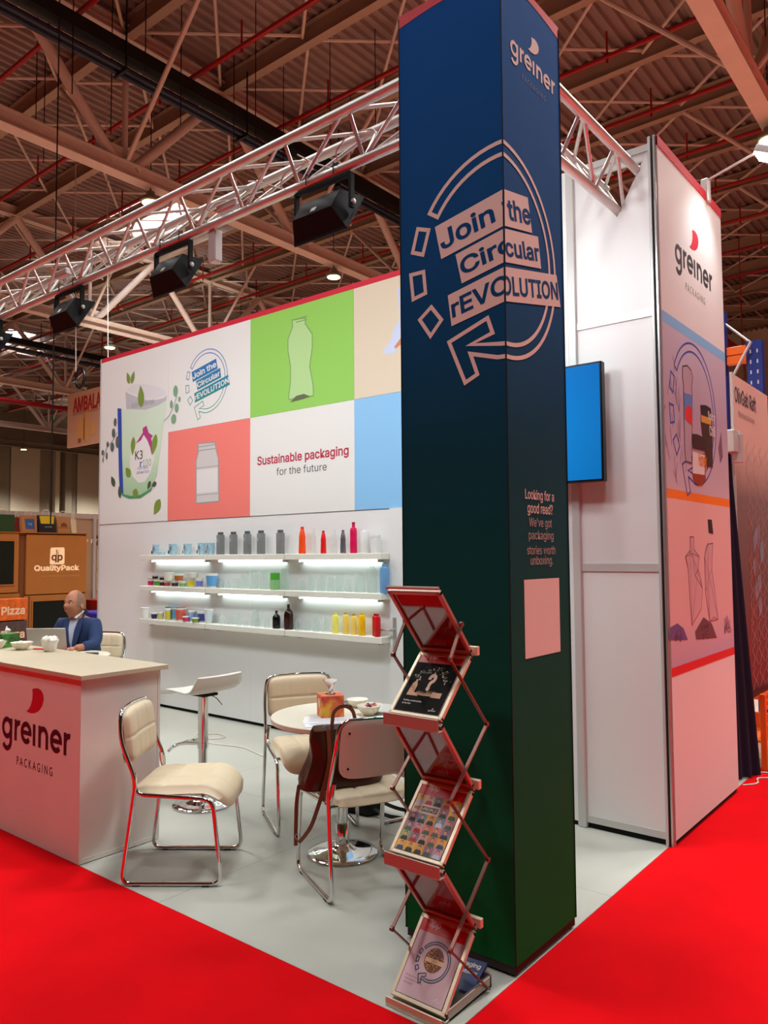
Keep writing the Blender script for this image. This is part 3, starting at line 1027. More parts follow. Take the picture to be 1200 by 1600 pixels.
# ---- cabin: front wall with the screen, side with the tall print
TY = 1.69
cb = MB()
cb.box(-1.45, -0.53, TY, TY + 0.03, 0.03, 3.96)          # left of the post, behind the column
cabin = cb.build('wall_cabin', M_WHITE, kind='structure')
MB().box(-1.45, -1.41, TY + 0.03, 3.0, 0.03, 3.96).build('side_panel', M_WHITE, cabin)
MB().box(-1.45, 0.02, 2.96, 3.0, 0.03, 3.96).build('rear_panel', M_WHITE, cabin)
M_FR = mat('recess_panel', (224, 223, 220), 0.5)
for (a, b) in ((0.075, 1.50), (1.545, 2.955)):
    MB().box(-0.475, -0.015, TY + 0.004, TY + 0.02, a, b).build('panel', M_FR, cabin)
# top panel with the hole the truss runs through
hole = [(-0.37, 3.875), (-0.05, 3.875), (-0.21, 3.585)]
o_, i_ = [(-0.475, 3.0), (-0.015, 3.0), (-0.015, 3.925), (-0.475, 3.925)], hole
fr_, bk_ = [(p[0], TY + 0.004, p[1]) for p in o_ + i_], [(p[0], TY + 0.02, p[1]) for p in o_ + i_]
F = [(0, 1, 6), (1, 5, 6), (1, 2, 5), (2, 3, 4, 5), (3, 0, 4), (0, 6, 4)]
mbp = MB()
mbp.add(fr_ + bk_, F + [tuple(reversed([i + 7 for i in f])) for f in F] + [(4, 6, 13, 11), (6, 5, 12, 13), (5, 4, 11, 12)])
mbp.build('panel', M_FR, cabin)
for (a, b) in ((0.035, 0.075), (1.50, 1.545), (2.955, 3.0), (3.925, 3.965)):
    MB().box(-0.475, -0.015, TY - 0.002, TY + 0.025, a, b).build('cross_rail', M_ALUW, cabin)
MB().rbox(-0.53, -0.475, TY - 0.012, TY + 0.04, 0.0, 3.97, 0.006, 1).build('post', M_ALUW, cabin)
for (a, b, mm) in ((-0.015, 0.002, M_ALUW), (0.004, 0.012, M_VOID), (0.014, 0.028, M_ALU)):
    MB().rbox(a, b, TY - 0.012, TY + 0.03, 0.0, 4.0, 0.002, 1).build('corner_post', mm, cabin)
MB().box(-1.4, -0.02, TY + 0.012, TY + 0.024, 0.0, 0.035).build('base_gap', M_VOID, cabin)

# side print (faces the aisle)
SX = 0.034
side = MB().box(0.012, SX, TY + 0.01, 2.952, 0.035, 4.0).build('wall_cabin_side', M_PRINT, kind='structure')
MB().box(0.0, 0.02, TY + 0.03, 2.95, 0.0, 0.035).build('base_gap', M_VOID, side)
MB().box(-0.01, SX + 0.004, TY + 0.01, 2.955, 3.945, 4.005).build('red_header', M_REDP, side, label='red strip along the top of the tall side print')
S0 = (SX, 0, 0)
ya, yb_ = TY + 0.012, 2.95
M_PHOTO = grad_mat('lilac_photo_print', [(0, (196, 182, 190)), (0.5, (176, 160, 178)), (1, (190, 182, 198))], 1.97, 2.92)
M_PHOTO2 = grad_mat('pink_photo_print', [(0, (184, 170, 190)), (0.25, (214, 182, 180)), (1, (224, 188, 180))], 0.97, 1.92)
G2().rect(ya, yb_, 1.965, 2.92).lay('photo_print', M_PHOTO, side, S0, YU, ZU, 0.0006)
G2().rect(ya, yb_, 0.968, 1.915).lay('photo_print', M_PHOTO2, side, S0, YU, ZU, 0.0006)
for (a, b, m_) in ((2.92, 2.985, M_SKYB), (1.915, 1.967, mat('orange_print', (240, 130, 26), 0.55)), (0.918, 0.968, mat('red_band_print', (214, 40, 44), 0.55))):
    G2().rect(ya, yb_, a, b).lay('colour_band', m_, side, S0, YU, ZU, 0.0008)
lay_logo(side, (SX, 1.965, 3.345), YU, ZU, 0.73, M_DARKT, M_REDP, M_GREYP, 0.001)
g1, g2, g3 = revolution(0.012)
M_BLUEL = mat('blue_line_print', (56, 82, 168), 0.55)
g1.xf(1.0, 0, 2.25, 2.46).clip(u0=ya, u1=yb_).lay('badge_outline', M_BLUEL, side, S0, YU, ZU, 0.001)
M_CLEARP = mat('printed_clear_plastic', (176, 158, 170), 0.55)
pl('pet', M_CLEARP, 0.0014, side, S0, YU, ZU, 'product_picture')
G2().stroke(art('pet'), 0.01, True).lay('product_picture', mat('printed_outline', (84, 66, 78), 0.55), side, S0, YU, ZU, 0.0016)
pl('petlab', mat('printed_label_blue', (96, 130, 190), 0.55), 0.0018, side, S0, YU, ZU, 'product_picture')
pl('petred', mat('printed_label_red', (214, 46, 44), 0.55), 0.002, side, S0, YU, ZU, 'product_picture')
pl('dark', mat('printed_dark_bottle', (64, 42, 34), 0.55), 0.0022, side, S0, YU, ZU, 'product_picture')
pl('darkcap', mat('printed_black', (38, 32, 34), 0.55), 0.0024, side, S0, YU, ZU, 'product_picture')
pl('gold', mat('printed_gold', (204, 156, 60), 0.55), 0.0024, side, S0, YU, ZU, 'product_picture')
pl('hon', mat('printed_amber', (150, 64, 30), 0.55), 0.0026, side, S0, YU, ZU, 'product_picture')
pl('honcap', mat('printed_brown', (60, 36, 32), 0.55), 0.0028, side, S0, YU, ZU, 'product_picture')
pl('honlab', M_PRINT, 0.003, side, S0, YU, ZU, 'product_picture')
G2().text('Spicy', 2.505, 2.66, 2.45, 2.52, bold=0.02).text('Chili', 2.53, 2.65, 2.36, 2.43, bold=0.02).lay('product_lettering', M_PRINT, side, S0, YU, ZU, 0.0032)
G2().text('Honey', 2.285, 2.45, 2.12, 2.23, bold=0.03).lay('product_lettering', mat('printed_orange', (220, 130, 40), 0.55), side, S0, YU, ZU, 0.0034)
# splinters of clear plastic round the badge
gs = G2()
random.seed(3)
for i in range(26):
    a = random.uniform(120, 250)
    r_ = random.uniform(0.25, 0.55)
    u, v = 2.2 + r_ * math.cos(math.radians(a)), 2.36 + r_ * 0.8 * math.sin(math.radians(a))
    L = random.uniform(0.03, 0.16)
    q = random.uniform(60, 130)
    gs.stroke([(u, v), (u + L * math.cos(math.radians(q)), v + L * math.sin(math.radians(q)))], 0.005)
gs.poly([(2.72, 2.30), (2.80, 2.42), (2.82, 2.25), (2.76, 2.2)])
gs.clip(u0=ya, u1=yb_).lay('splinter_picture', mat('printed_splinter', (120, 98, 112), 0.55), side, S0, YU, ZU, 0.0012)
M_CRUSH = mat('printed_crushed_bottle', (204, 172, 174), 0.55)
M_CRUSHL = mat('printed_crushed_line', (132, 96, 104), 0.55)
for nme in ('bl', 'br'):
    pl(nme, M_CRUSH, 0.0012, side, S0, YU, ZU, 'crushed_bottle_picture')
    G2().stroke(art(nme), 0.007, True).lay('crushed_bottle_picture', M_CRUSHL, side, S0, YU, ZU, 0.0014)
gc = G2()
for nme in ('bl', 'br'):
    q = art(nme)
    for i in range(9):
        a, b = random.choice(q), random.choice(q)
        m_ = ((a[0] + b[0]) / 2, (a[1] + b[1]) / 2 + 0.02)
        gc.stroke([a, m_, b], 0.004)
gc.lay('crushed_bottle_picture', M_CRUSHL, side, S0, YU, ZU, 0.0016)
pl('cap', mat('printed_black', (38, 32, 34)), 0.0014, side, S0, YU, ZU, 'cap_picture')
for nme, c_ in (('p1', (92, 88, 138)), ('p2', (92, 74, 82)), ('p3', (160, 130, 146))):
    pl(nme, mat('printed_pellets_' + nme, c_, 0.55), 0.0014, side, S0, YU, ZU, 'pellet_picture')
    gq = G2()
    q = art(nme)
    cx_, cy_ = sum(p[0] for p in q) / len(q), sum(p[1] for p in q) / len(q)
    for i in range(26):
        gq.ell(cx_ + random.uniform(-.07, .07), cy_ - 0.01 + random.uniform(-.045, .04), .009, .007, 6)
    gq.lay('pellet_picture', mat('printed_pellet_' + nme, tuple(int(v * 0.6) for v in c_), 0.55), side, S0, YU, ZU, 0.0016)

# ---- floodlight on an arm over the side print
fa = thing('arm_floodlight', 'white arm floodlight clamped on top of the tall side print', 'spotlight', (SX, 2.64, 4.0))
MB().rbox(-0.03, 0.02, -0.03, 0.03, -0.06, 0.1, 0.006, 1).build('clamp', M_ALUW, fa)
MB().tube([(0.0, 0, 0.09), (0.33, -0.10, 0.13)], 0.008, 8).build('arm', M_ALUW, fa, True)
MB().rbox(-0.02, 0.03, -0.075, 0.075, -0.10, 0.02, 0.01, 2, Matrix.Translation((0.36, -0.1, 0.12)) @ Matrix.Rotation(math.radians(-62), 4, 'Y')).build('lamp_housing', M_ALUW, fa)
MB().box(-0.027, -0.021, -0.068, 0.068, -0.093, 0.013, Matrix.Translation((0.36, -0.1, 0.12)) @ Matrix.Rotation(math.radians(-62), 4, 'Y')).build('lamp_glass', mat('flood_glass', (255, 255, 250), 0.3, emit=(255, 250, 240), estr=30), fa)
light('arm_light', 'SPOT', (0.36, 2.54, 4.06), 22, NEUT, 0.05, (0.03, 2.45, 3.2), 100, 0.9)

# ---- wall screen
tv = thing('wall_screen', 'flat wall screen showing plain bright blue, half behind the column', 'tv', (-0.28, 1.60, 2.02))
MB().rbox(-1.16, 0.0, -0.02, 0.03, 0.0, 0.70, 0.004, 1).build('screen_case', mat('screen_black', (12, 12, 14), 0.3), tv)
msc = mat('screen_blue', (10, 60, 120), 0.15, emit=(8, 118, 198), estr=.85)
MB().box(-1.148, -0.012, -0.0215, -0.020, 0.014, 0.688).build('display', msc, tv)
nt = msc.node_tree   # soft brighter patch of the standby picture
tcn = nt.nodes.new('ShaderNodeTexCoord'); gr = nt.nodes.new('ShaderNodeTexGradient'); gr.gradient_type = 'SPHERICAL'
mp = nt.nodes.new('ShaderNodeMapping'); mp.inputs['Location'].default_value = (0.6, 0, -0.3); mp.inputs['Scale'].default_value = (1.1, 1.0, 1.1)
crn = nt.nodes.new('ShaderNodeValToRGB')
crn.color_ramp.elements[0].color = (*rgb(2, 78, 140), 1)
crn.color_ramp.elements[1].color = (*rgb(20, 150, 226), 1)
nt.links.new(tcn.outputs['Object'], mp.inputs[0]); nt.links.new(mp.outputs[0], gr.inputs[0]); nt.links.new(gr.outputs[0], crn.inputs[0])
nt.links.new(crn.outputs[0], nt.nodes['Principled BSDF'].inputs['Emission Color'])
MB().box(-0.8, -0.36, 0.03, 0.09, 0.2, 0.5).build('wall_bracket', M_BLACK, tv)

# ---- column wrapped in printed cloth
FAB = (240, 0.25, 0.0008)
M_COLF = grad_mat('column_cloth', [(0.0, (8, 92, 34)), (0.25, (0, 80, 60)), (0.5, (0, 66, 80)), (0.72, (0, 76, 136)), (1.0, (0, 82, 160))], 0.05, 4.0, 0.8, bump=(5, 0.25, 0.01))
M_COLF.node_tree.nodes['Principled BSDF'].inputs['Specular IOR Level'].default_value = 0.2
col = thing('column', 'tall square column wrapped in dark blue and green printed cloth', 'column', (-0.26, 0.26, 0))
H = 0.26
cm = MB()
N_ = 16
# cloth box: four faces, hem a little uneven
for (sx, sy, ux, uy) in ((0, -1, 1, 0), (1, 0, 0, 1), (0, 1, -1, 0), (-1, 0, 0, -1)):
    k0 = len(cm.v)
    vs, fs = [], []
    for j in range(2):
        for i in range(N_ + 1):
            t_ = -H + 2 * H * i / N_
            zz = 0.045 if j == 0 else 4.01
            vs.append((sx * H + ux * t_, sy * H + uy * t_, zz))
    for i in range(N_):
        fs.append((i, i + 1, N_ + 2 + i, N_ + 1 + i))
    cm.add(vs, fs)
cloth = cm.build('cloth_wrap', M_COLF, col)
MB().box(-H + 0.012, H - 0.012, -H + 0.012, H - 0.012, 3.99, 4.005).build('top_plate', M_VOID, col)
MB().box(-H + 0.004, H - 0.004, -H + 0.004, H - 0.004, 0.012, 0.046).build('base_frame', mat('base_brown', (44, 26, 22), 0.6), col)
for sx in (-1, 1):
    for sy in (-1, 1):
        MB().lathe([(0.02, 0), (0.02, 0.012)], (sx * (H - 0.03), sy * (H - 0.03), 0.0015), 10).build('foot', M_BLACK, col)
# red hem round the top, its lower edge sagging towards the middle
for (org, U, nm) in (((-H, -H - 0.0004, 0), (1, 0, 0), 'f'), ((H + 0.0004, -H, 0), (0, 1, 0), 'r'), ((H, H + 0.0004, 0), (-1, 0, 0), 'b'), ((-H - 0.0004, H, 0), (0, -1, 0), 'l')):
    pts = [(2 * H * i / 14, 3.955 + 0.022 * math.sin(PI * i / 14)) for i in range(15)]
    G2().poly(pts + [(2 * H, 4.012), (0, 4.012)]).lay('red_hem', M_REDP, col, org, U, ZU, 0.0006)
M_SEAM = mat('cloth_seam', (6, 12, 18), 0.7)
for sx, sy in ((1, -1), (-1, -1), (1, 1)):
    MB().tube([(sx * (H + 0.0005), sy * (H + 0.0005), 0.045), (sx * (H + 0.0005), sy * (H + 0.0005), 4.0)], 0.0028, 6).build('seam', M_SEAM, col)
M_CPR = mat('column_white_print', (226, 216, 206), 0.7)
cz = 2.82
g1, g2, g3 = revolution(0.017)
for g, m_, nm, lf in ((g1, M_CPR, 'badge_outline', 0.0012), (g2, M_CPR, 'badge_banners', 0.0018), (g3, M_COLF, 'badge_words', 0.0024)):
    import copy
    a, b = copy.deepcopy(g), copy.deepcopy(g)
    # left face: world u = x, drawn up to the edge; the right face repeats a little of it
    a.xf(1, 0, 0.26, cz).clip(u0=-0.26 + 0.002, u1=0.26 - 0.004).lay(nm, m_, col, (0, -H, 0), XU, ZU, lf)
    if nm == 'badge_words':   # the right face repeats a bit of each word past the corner
        b.v = [(0.03 + p[0] * 0.93, p[1]) for p in b.v]
    b.xf(1, 0, -0.26, cz).clip(u0=-0.26 + 0.004, u1=0.26 - 0.002).lay(nm, m_, col, (H, 0, 0), YU, ZU, lf)
lay_logo(col, (H, -H + 0.075, 3.665), YU, ZU, 0.395, M_CPR, M_CPR, mat('column_grey_print', (120, 122, 140), 0.7), 0.0012, 1.75)
gt = G2()
gt.text('Looking for a', 0.133, 0.386, 1.815, 1.868, bold=0.012)
gt.text('good read?', 0.150, 0.373, 1.758, 1.812, bold=0.012)
gb = G2()
for i, (s_, a, b) in enumerate((("We've got", .162, .362), ('packaging', .158, .374), ('stories worth', .142, .390), ('unboxing.', .170, .366))):
    z0 = 1.705 - i * 0.052
    gb.text(s_, a, b, z0, z0 + (0.046 if 'g' in s_ or 'p' in s_ else 0.036))
gt.lay('lettering', M_CPR, col, (H, -H, 0), YU, ZU, 0.0012)
gb.lay('lettering', mat('column_soft_print', (190, 182, 176), 0.7), col, (H, -H, 0), YU, ZU, 0.0012)
G2().rect(0.112, 0.42, 1.186, 1.500).lay('blank_label', M_CPR, col, (H, -H, 0), YU, ZU, 0.0012, label='plain pinkish white square label with nothing on it')
# ---- stand truss: three chords, point down
M_TR = mat('truss_aluminium', (214, 208, 202), 0.42, metal=0.6, noise=(8, 0.10))


def truss(name, label, a, b, off, n, shift=0.0):
    """a-b axis at the top chord height; off: unit sideways vector"""
    a, b, off = Vector(a), Vector(b), Vector(off)
    t = thing(name, label, 'truss', a)
    L = (b - a)
    d = L.normalized()
    ch = [off * 0.12, -off * 0.12, Vector((0, 0, -0.21))]
    for c_ in ch:
        MB().tube([c_, c_ + L], 0.026, 14).build('chord', M_TR, t, True)
    st = L.length / n
    for i in range(n):
        s0, s1 = i * st + 0.02, (i + 1) * st - 0.02
        for j, (p, q) in enumerate(((0, 2), (1, 2), (0, 1))):
            A, B_ = ch[p], ch[q]
            pa, pb = A + d * s0, B_ + d * s1
            MB().tube([pa, pb], 0.0105, 8).build('web_brace', M_TR, t, True)
            if j < 2:
                MB().tube([A + d * s1, B_ + d * (s1 + 0.0)], 0.0105, 8).build('web_brace', M_TR, t, True)
    return t


tl = truss('lighting_truss', 'aluminium truss running left from the column, floodlights under it', (-0.53, 0.29, 3.84), (-6.6, 0.32, 3.84), (0, 1, 0), 13)
tr_ = truss('lighting_truss', 'short aluminium truss from the column into the white cabin wall', (-0.21, 0.53, 3.84), (-0.21, 1.83, 3.84), (1, 0, 0), 3)
# white leads looped inside the truss
M_LEAD = mat('white_cable', (206, 196, 184), 0.5)
for i, x0 in enumerate((-0.9, -1.35, -1.75, -2.2, -3.3)):
    pts = [(x0, 0.30, 3.70)] + [(x0 - 0.07 * q + 0.05 * math.sin(q * 1.7 + i), 0.30 + 0.05 * math.cos(q * 1.3), 3.72 + 0.07 * math.sin(q * 1.1 + i)) for q in range(1, 8)]
    o = MB().tube(fillet(pts, 0.03, 3), 0.004, 6).build('power_lead', M_LEAD, None, True)
    tag(o, ['thin white lead looped in the truss beside the column', 'thin white lead arching behind the nearest floodlight', 'coil of white lead at the middle of the long truss', 'white lead loops left of the truss middle', 'white lead loops above the third floodlight'][i], 'cable')
for i, (x0, z0) in enumerate(((-2.05, 3.70), (-2.45, 3.44), (-3.98, 3.75))):
    o = MB().rbox(x0 - 0.09, x0 + 0.09, 0.27, 0.33, z0 - 0.025, z0 + 0.025, 0.008, 1) if i != 1 else MB().rbox(x0 + 0.20, x0 + 0.27, 0.30, 0.36, 3.41, 3.605, 0.006, 1)
    o = o.build('junction_box', M_ALUW)
    tag(o, ['small white connector box lying in the truss', 'white driver box hanging by the second floodlight', 'white connector box at the far left of the truss'][i], 'box')

# black floodlights
M_FLB = mat('floodlight_black', (12, 12, 12), 0.6, spec=.2)
M_FLG = mat('floodlight_glass', (255, 255, 255), 0.2, emit=(255, 252, 245), estr=14)
for i, x0 in enumerate(FLOODS + [-0.33]):  # the last one is added unseen behind the column to brighten the cabin wall
    t = thing('floodlight', ['black floodlight nearest the column, hung under the truss', 'black floodlight second from the column under the truss', 'black floodlight third from the column, near the left edge', 'black floodlight cut off by the left edge of the frame', 'added black floodlight on the short truss, unseen behind the column'][i], 'spotlight', (x0, 0.29 if i < 4 else 0.66, 3.60), 0, 'floodlights under the truss')
    s_ = 0.20 if i == 0 else 0.18
    R_ = Matrix.Rotation(math.radians(-32), 4, 'X')
    MB().rbox(-s_, s_, -0.014, 0.014, -0.028, -0.004, 0.002, 1).build('bracket_bar', M_FLB, t)
    for sx in (-1, 1):
        MB().rbox(sx * s_ - 0.008, sx * s_ + 0.008, -0.016, 0.016, -0.20, -0.01, 0.002, 1).build('bracket_arm', M_FLB, t)
        MB().lathe([(0.014, 0), (0.014, 0.012), (0.0, 0.014)], seg=10).build('knob', M_ALU, t, loc=(sx * (s_ + 0.008), 0, -0.17), rot=(0, sx * PI / 2, 0))
        MB().tube([(sx * 0.1, -0.03, 0.002), (sx * 0.1, -0.03, 0.06), (sx * 0.1, 0.03, 0.06), (sx * 0.1, 0.03, 0.002)], 0.004, 6).build('zip_tie', M_BLACK, t)
    T_ = Matrix.Translation((0, 0.0, -0.17)) @ R_
    hb = MB()
    # wedge housing: wide glass side facing the wall, smaller ribbed back
    a_, b_ = s_ - 0.012, s_ - 0.06
    fv = [(-a_, 0.045, -0.13), (a_, 0.045, -0.13), (a_, 0.045, 0.11), (-a_, 0.045, 0.11), (-b_, -0.06, -0.08), (b_, -0.06, -0.08), (b_, -0.06, 0.06), (-b_, -0.06, 0.06)]
    hb.add([T_ @ Vector(v) for v in fv], [(4, 5, 6, 7)[::-1], (0, 1, 5, 4)[::-1], (1, 2, 6, 5)[::-1], (2, 3, 7, 6)[::-1], (3, 0, 4, 7)[::-1], (0, 1, 2, 3)])
    hb.rbox(-a_ - 0.006, a_ + 0.006, 0.043, 0.06, -0.137, 0.117, 0.004, 1, T_)
    hb.build('lamp_housing', M_FLB, t)
    MB().box(-a_ + 0.015, a_ - 0.015, 0.0605, 0.0625, -0.12, 0.10, T_).build('lamp_glass', M_FLG, t)
    MB().box(-0.02, 0.015, -0.0615, -0.0605, -0.06, -0.03, T_).build('rating_sticker', M_ALUW, t)
    light('flood_light', 'AREA', (x0, (0.29 if i < 4 else 0.66) + 0.075, 3.60 - 0.20), FLOOD_W if i < 4 else 8.0, COOL, 0.30, (x0 - 0.05, 2.34, 2.1 if i < 4 else 1.2), size_y=0.2)

# ================================================================ shelves
M_SHELF = mat('shelf_cream', (226, 224, 212), 0.5)
M_LED = mat('led_strip', (240, 250, 250), 0.4, emit=(222, 245, 245), estr=15)
SY0, SY1 = 2.206, 2.342
shelf_z = {'top': 1.622, 'middle': 1.294, 'lowest': 0.942}
for nm, zt in shelf_z.items():
    t = thing('wall_shelf', {'top': 'top white shelf with grey and red bottles, lit from below', 'middle': 'middle white shelf of the three, with jars and pots', 'lowest': 'lowest white shelf of the three, with yellow bottles at its end'}[nm], 'shelf', (-4.13, 2.28, zt))
    for i in range(3):
        a = -5.825 + i * 1.1285 + 4.13
        MB().rbox(a + 0.006, a + 1.1285 - 0.006, SY0 - 2.28, SY1 - 2.28, -0.052, 0, 0.003, 1).build('shelf_board', M_SHELF, t)
        if nm != 'lowest':
            MB().box(a + 0.10, a + 1.03, 0.028, 0.042, -0.062, -0.053).build('led_strip', M_LED, t)
        for q in (0.1, 1.03):
            MB().box(a + q - 0.008, a + q + 0.008, 0.0, 0.062, -0.075, -0.052).build('bracket', M_ALUW, t)

# ---- packs on the shelves
C_CLEAR = clear_mat('clear_plastic', (246, 250, 249), 0.03, 0.08)
C_GLASS = clear_mat('clear_glass', (244, 249, 247), 0.04, 0.05)
C_SMOKE = clear_mat('smoke_plastic', (146, 150, 150), 0.62, 0.2)
C_GREEN = clear_mat('green_plastic', (96, 190, 70), 0.55, 0.2)
C_BLUE = clear_mat('blue_plastic', (130, 186, 230), 0.6, 0.15)
M_LID = mat('white_lid', (232, 232, 230), 0.4)


def colm(c, rough=0.3):
    return mat('pack_%d_%d_%d' % c, c, rough)


PROF = {
    'cup': lambda w, h: [(w * .36, 0), (w * .38, h * .02), (w * .49, h * .93), (w * .52, h * .94), (w * .52, h), (w * .48, h)],
    'pot': lambda w, h: [(w * .40, 0), (w * .42, h * .03), (w * .49, h * .90), (w * .53, h * .91), (w * .53, h), (0.0, h)],
    'tub': lambda w, h: [(w * .48, 0), (w * .5, h * .03), (w * .5, h * .84), (w * .45, h * .86)],
    'jar': lambda w, h: [(w * .46, 0), (w * .5, h * .05), (w * .5, h * .74), (w * .42, h * .84), (w * .40, h * .86), (w * .43, h * .88), (w * .40, h * .92), (w * .41, h)],
    'bottle': lambda w, h: [(w * .45, 0), (w * .5, h * .03), (w * .5, h * .55), (w * .46, h * .68), (w * .30, h * .80), (w * .19, h * .87), (w * .18, h * .93)],
    'waist': lambda w, h: [(w * .48, 0), (w * .5, h * .03), (w * .47, h * .30), (w * .44, h * .48), (w * .46, h * .6), (w * .36, h * .78), (w * .24, h * .90), (w * .22, h * .93)],
    'shoulder': lambda w, h: [(w * .47, 0), (w * .5, h * .02), (w * .5, h * .52), (w * .48, h * .54), (w * .5, h * .56), (w * .49, h * .76), (w * .42, h * .81), (w * .24, h * .83), (w * .22, h * .94)],
    'square': lambda w, h: [(w * .42, 0), (w * .44, h * .03), (w * .44, h * .84), (w * .40, h * .88)],
    'tube': lambda w, h: [(w * .46, 0), (w * .5, h * .03), (w * .5, h * .80), (w * .44, h * .88), (w * .26, h * .90), (w * .25, h * .95)],
    'pharma': lambda w, h: [(w * .46, 0), (w * .5, h * .04), (w * .5, h * .58), (w * .44, h * .70), (w * .22, h * .80), (w * .14, h * .84), (w * .14, h * .90)],
}


def pack(x, z, w_, h_, shape, m_, label, cat, group, y=2.27, cap=None, capw=0.42, band=None, lid=None, name=None):
    t = thing(name or cat, label, cat, (x, y, z), random.uniform(-0.3, 0.3) if shape != 'square' else 0.0, group)
    pr = PROF[shape](w_, h_)
    sq = 3.0 if shape == 'square' else 1.0
    MB().lathe(pr, seg=24 if shape == 'square' else 16, sq=sq, cap=True).build('body', m_, t, True, 40)
    zt = pr[-1][1]
    if cap:
        MB().lathe([(w_ * capw / 2, 0), (w_ * capw / 2, h_ - zt), (0, h_ - zt)], (0, 0, zt), 14, sq).build('cap', cap, t, True, 40)
    if lid:
        MB().lathe([(w_ * .53, 0), (w_ * .54, h_ * .02), (w_ * .54, h_ * .06), (0, h_ * .06)], (0, 0, h_), 16).build('lid', lid, t, True, 40)
    if band:   # printed sleeve: (colour material, from, to)
        for bm_, f0, f1 in band:
            def rad(f):
                zz = f * h_
                for (r0, z0), (r1, z1) in zip(pr, pr[1:]):
                    if z0 <= zz <= z1 and z1 > z0:
                        return r0 + (r1 - r0) * (zz - z0) / (z1 - z0)
                return pr[-1][0]
            MB().lathe([(rad(f0) + .0008, f0 * h_), (rad((f0 + f1) / 2) + .0008, (f0 + f1) / 2 * h_), (rad(f1) + .0008, f1 * h_)], seg=24 if sq > 1 else 16, sq=sq, cap=False).build('printed_sleeve', bm_, t, True)
    return t


zt, zm, zl = shelf_z['top'] + .0005, shelf_z['middle'] + .0005, shelf_z['lowest'] + .0005
M_CUPB = mat('pale_blue_cup', (176, 214, 232), 0.4, noise=(60, 0.35))
M_CUPD = mat('cup_print_dark', (60, 70, 90), 0.4)
G_A = 'packs on the top shelf'
for i, (x, w_, h_) in enumerate([(-5.622, .072, .114), (-5.314, .088, .117), (-5.067, .086, .115), (-4.834, .085, .119), (-4.692, .084, .117)]):
    t = pack(x, zt, w_, h_, 'cup', M_CUPB, ['pale blue printed cup at the left end of the top shelf', 'pale blue printed cup right of the low tray on the top shelf', 'pale blue printed cup in the middle of the five on the top shelf', 'pale blue printed cup left of the one that touches it', 'pale blue printed cup next to the first grey bottle'][i], 'cup', G_A)
    g = G2().stroke([(-.018, .045), (-.004, .085), (.006, .05), (.018, .09)], .006).ell(-.02, .03, .012, .02, 10)
    g.xf(1).lay('printed_mark', M_CUPD, t, (0, -w_ * .475, 0), XU, ZU, 0.001)
pack(-5.507, zt, .075, .033, 'pot', M_CUPB, 'low pale blue tray between the first two blue cups', 'tray', G_A)
for i, (x, w_, h_) in enumerate([(-4.54, .072, .221), (-4.346, .071, .22), (-4.142, .069, .222), (-3.95, .071, .223), (-3.687, .07, .221)]):
    t = pack(x, zt, w_, h_, 'square', C_SMOKE, ['smoky grey square bottle next to the pale blue cups', 'smoky grey square bottle, second of the row of five', 'smoky grey square bottle, middle of the row of five', 'smoky grey square bottle, fourth of the row of five', 'smoky grey square bottle standing apart, before the orange bottle'][i], 'bottle', G_A, cap=mat('grey_cap', (84, 88, 88), 0.4), capw=0.62)
    if i < 4:
        G2().stroke([(0, .125), (.008, .135), (0, .145), (-.004, .16)], .004).lay('printed_mark', M_LID, t, (-.012, -w_ * .455, 0), XU, ZU, 0.001)
pack(-3.405, zt, .066, .241, 'waist', colm((240, 78, 20)), 'tall orange bottle on the top shelf', 'bottle', G_A, cap=colm((214, 44, 20)), capw=.46)
pack(-3.262, zt, .045, .223, 'waist', C_CLEAR, 'thin clear bottle between the orange and the red bottle', 'bottle', G_A, cap=C_CLEAR, capw=.44)
pack(-3.145, zt, .052, .2, 'waist', colm((222, 22, 26)), 'shiny red bottle between two clear ones on the top shelf', 'bottle', G_A, cap=colm((176, 16, 22)), capw=.46)
pack(-3.016, zt, .048, .202, 'waist', C_CLEAR, 'thin clear bottle left of the silver grey bottle', 'bottle', G_A, cap=C_CLEAR, capw=.44)
pack(-2.914, zt, .052, .2, 'waist', mat('silver_plastic', (128, 130, 134), 0.25, metal=0.6), 'silver grey bottle on the top shelf', 'bottle', G_A, cap=mat('grey_cap', (84, 88, 88)), capw=.46)
pack(-2.795, zt, .060, .263, 'shoulder', colm((216, 14, 84)), 'tallest magenta pink bottle with square shoulders', 'bottle', G_A, cap=colm((150, 14, 60)), capw=.46)
pack(-2.671, zt, .076, .21, 'tube', M_LID, 'white bottle with small white cap on the top shelf', 'bottle', G_A, cap=M_LID, capw=.42)
pack(-2.554, zt, .080, .15, 'tub', M_LID, 'white screw-top tub at the right end of the top shelf', 'tub', G_A, cap=M_LID, capw=1.04)

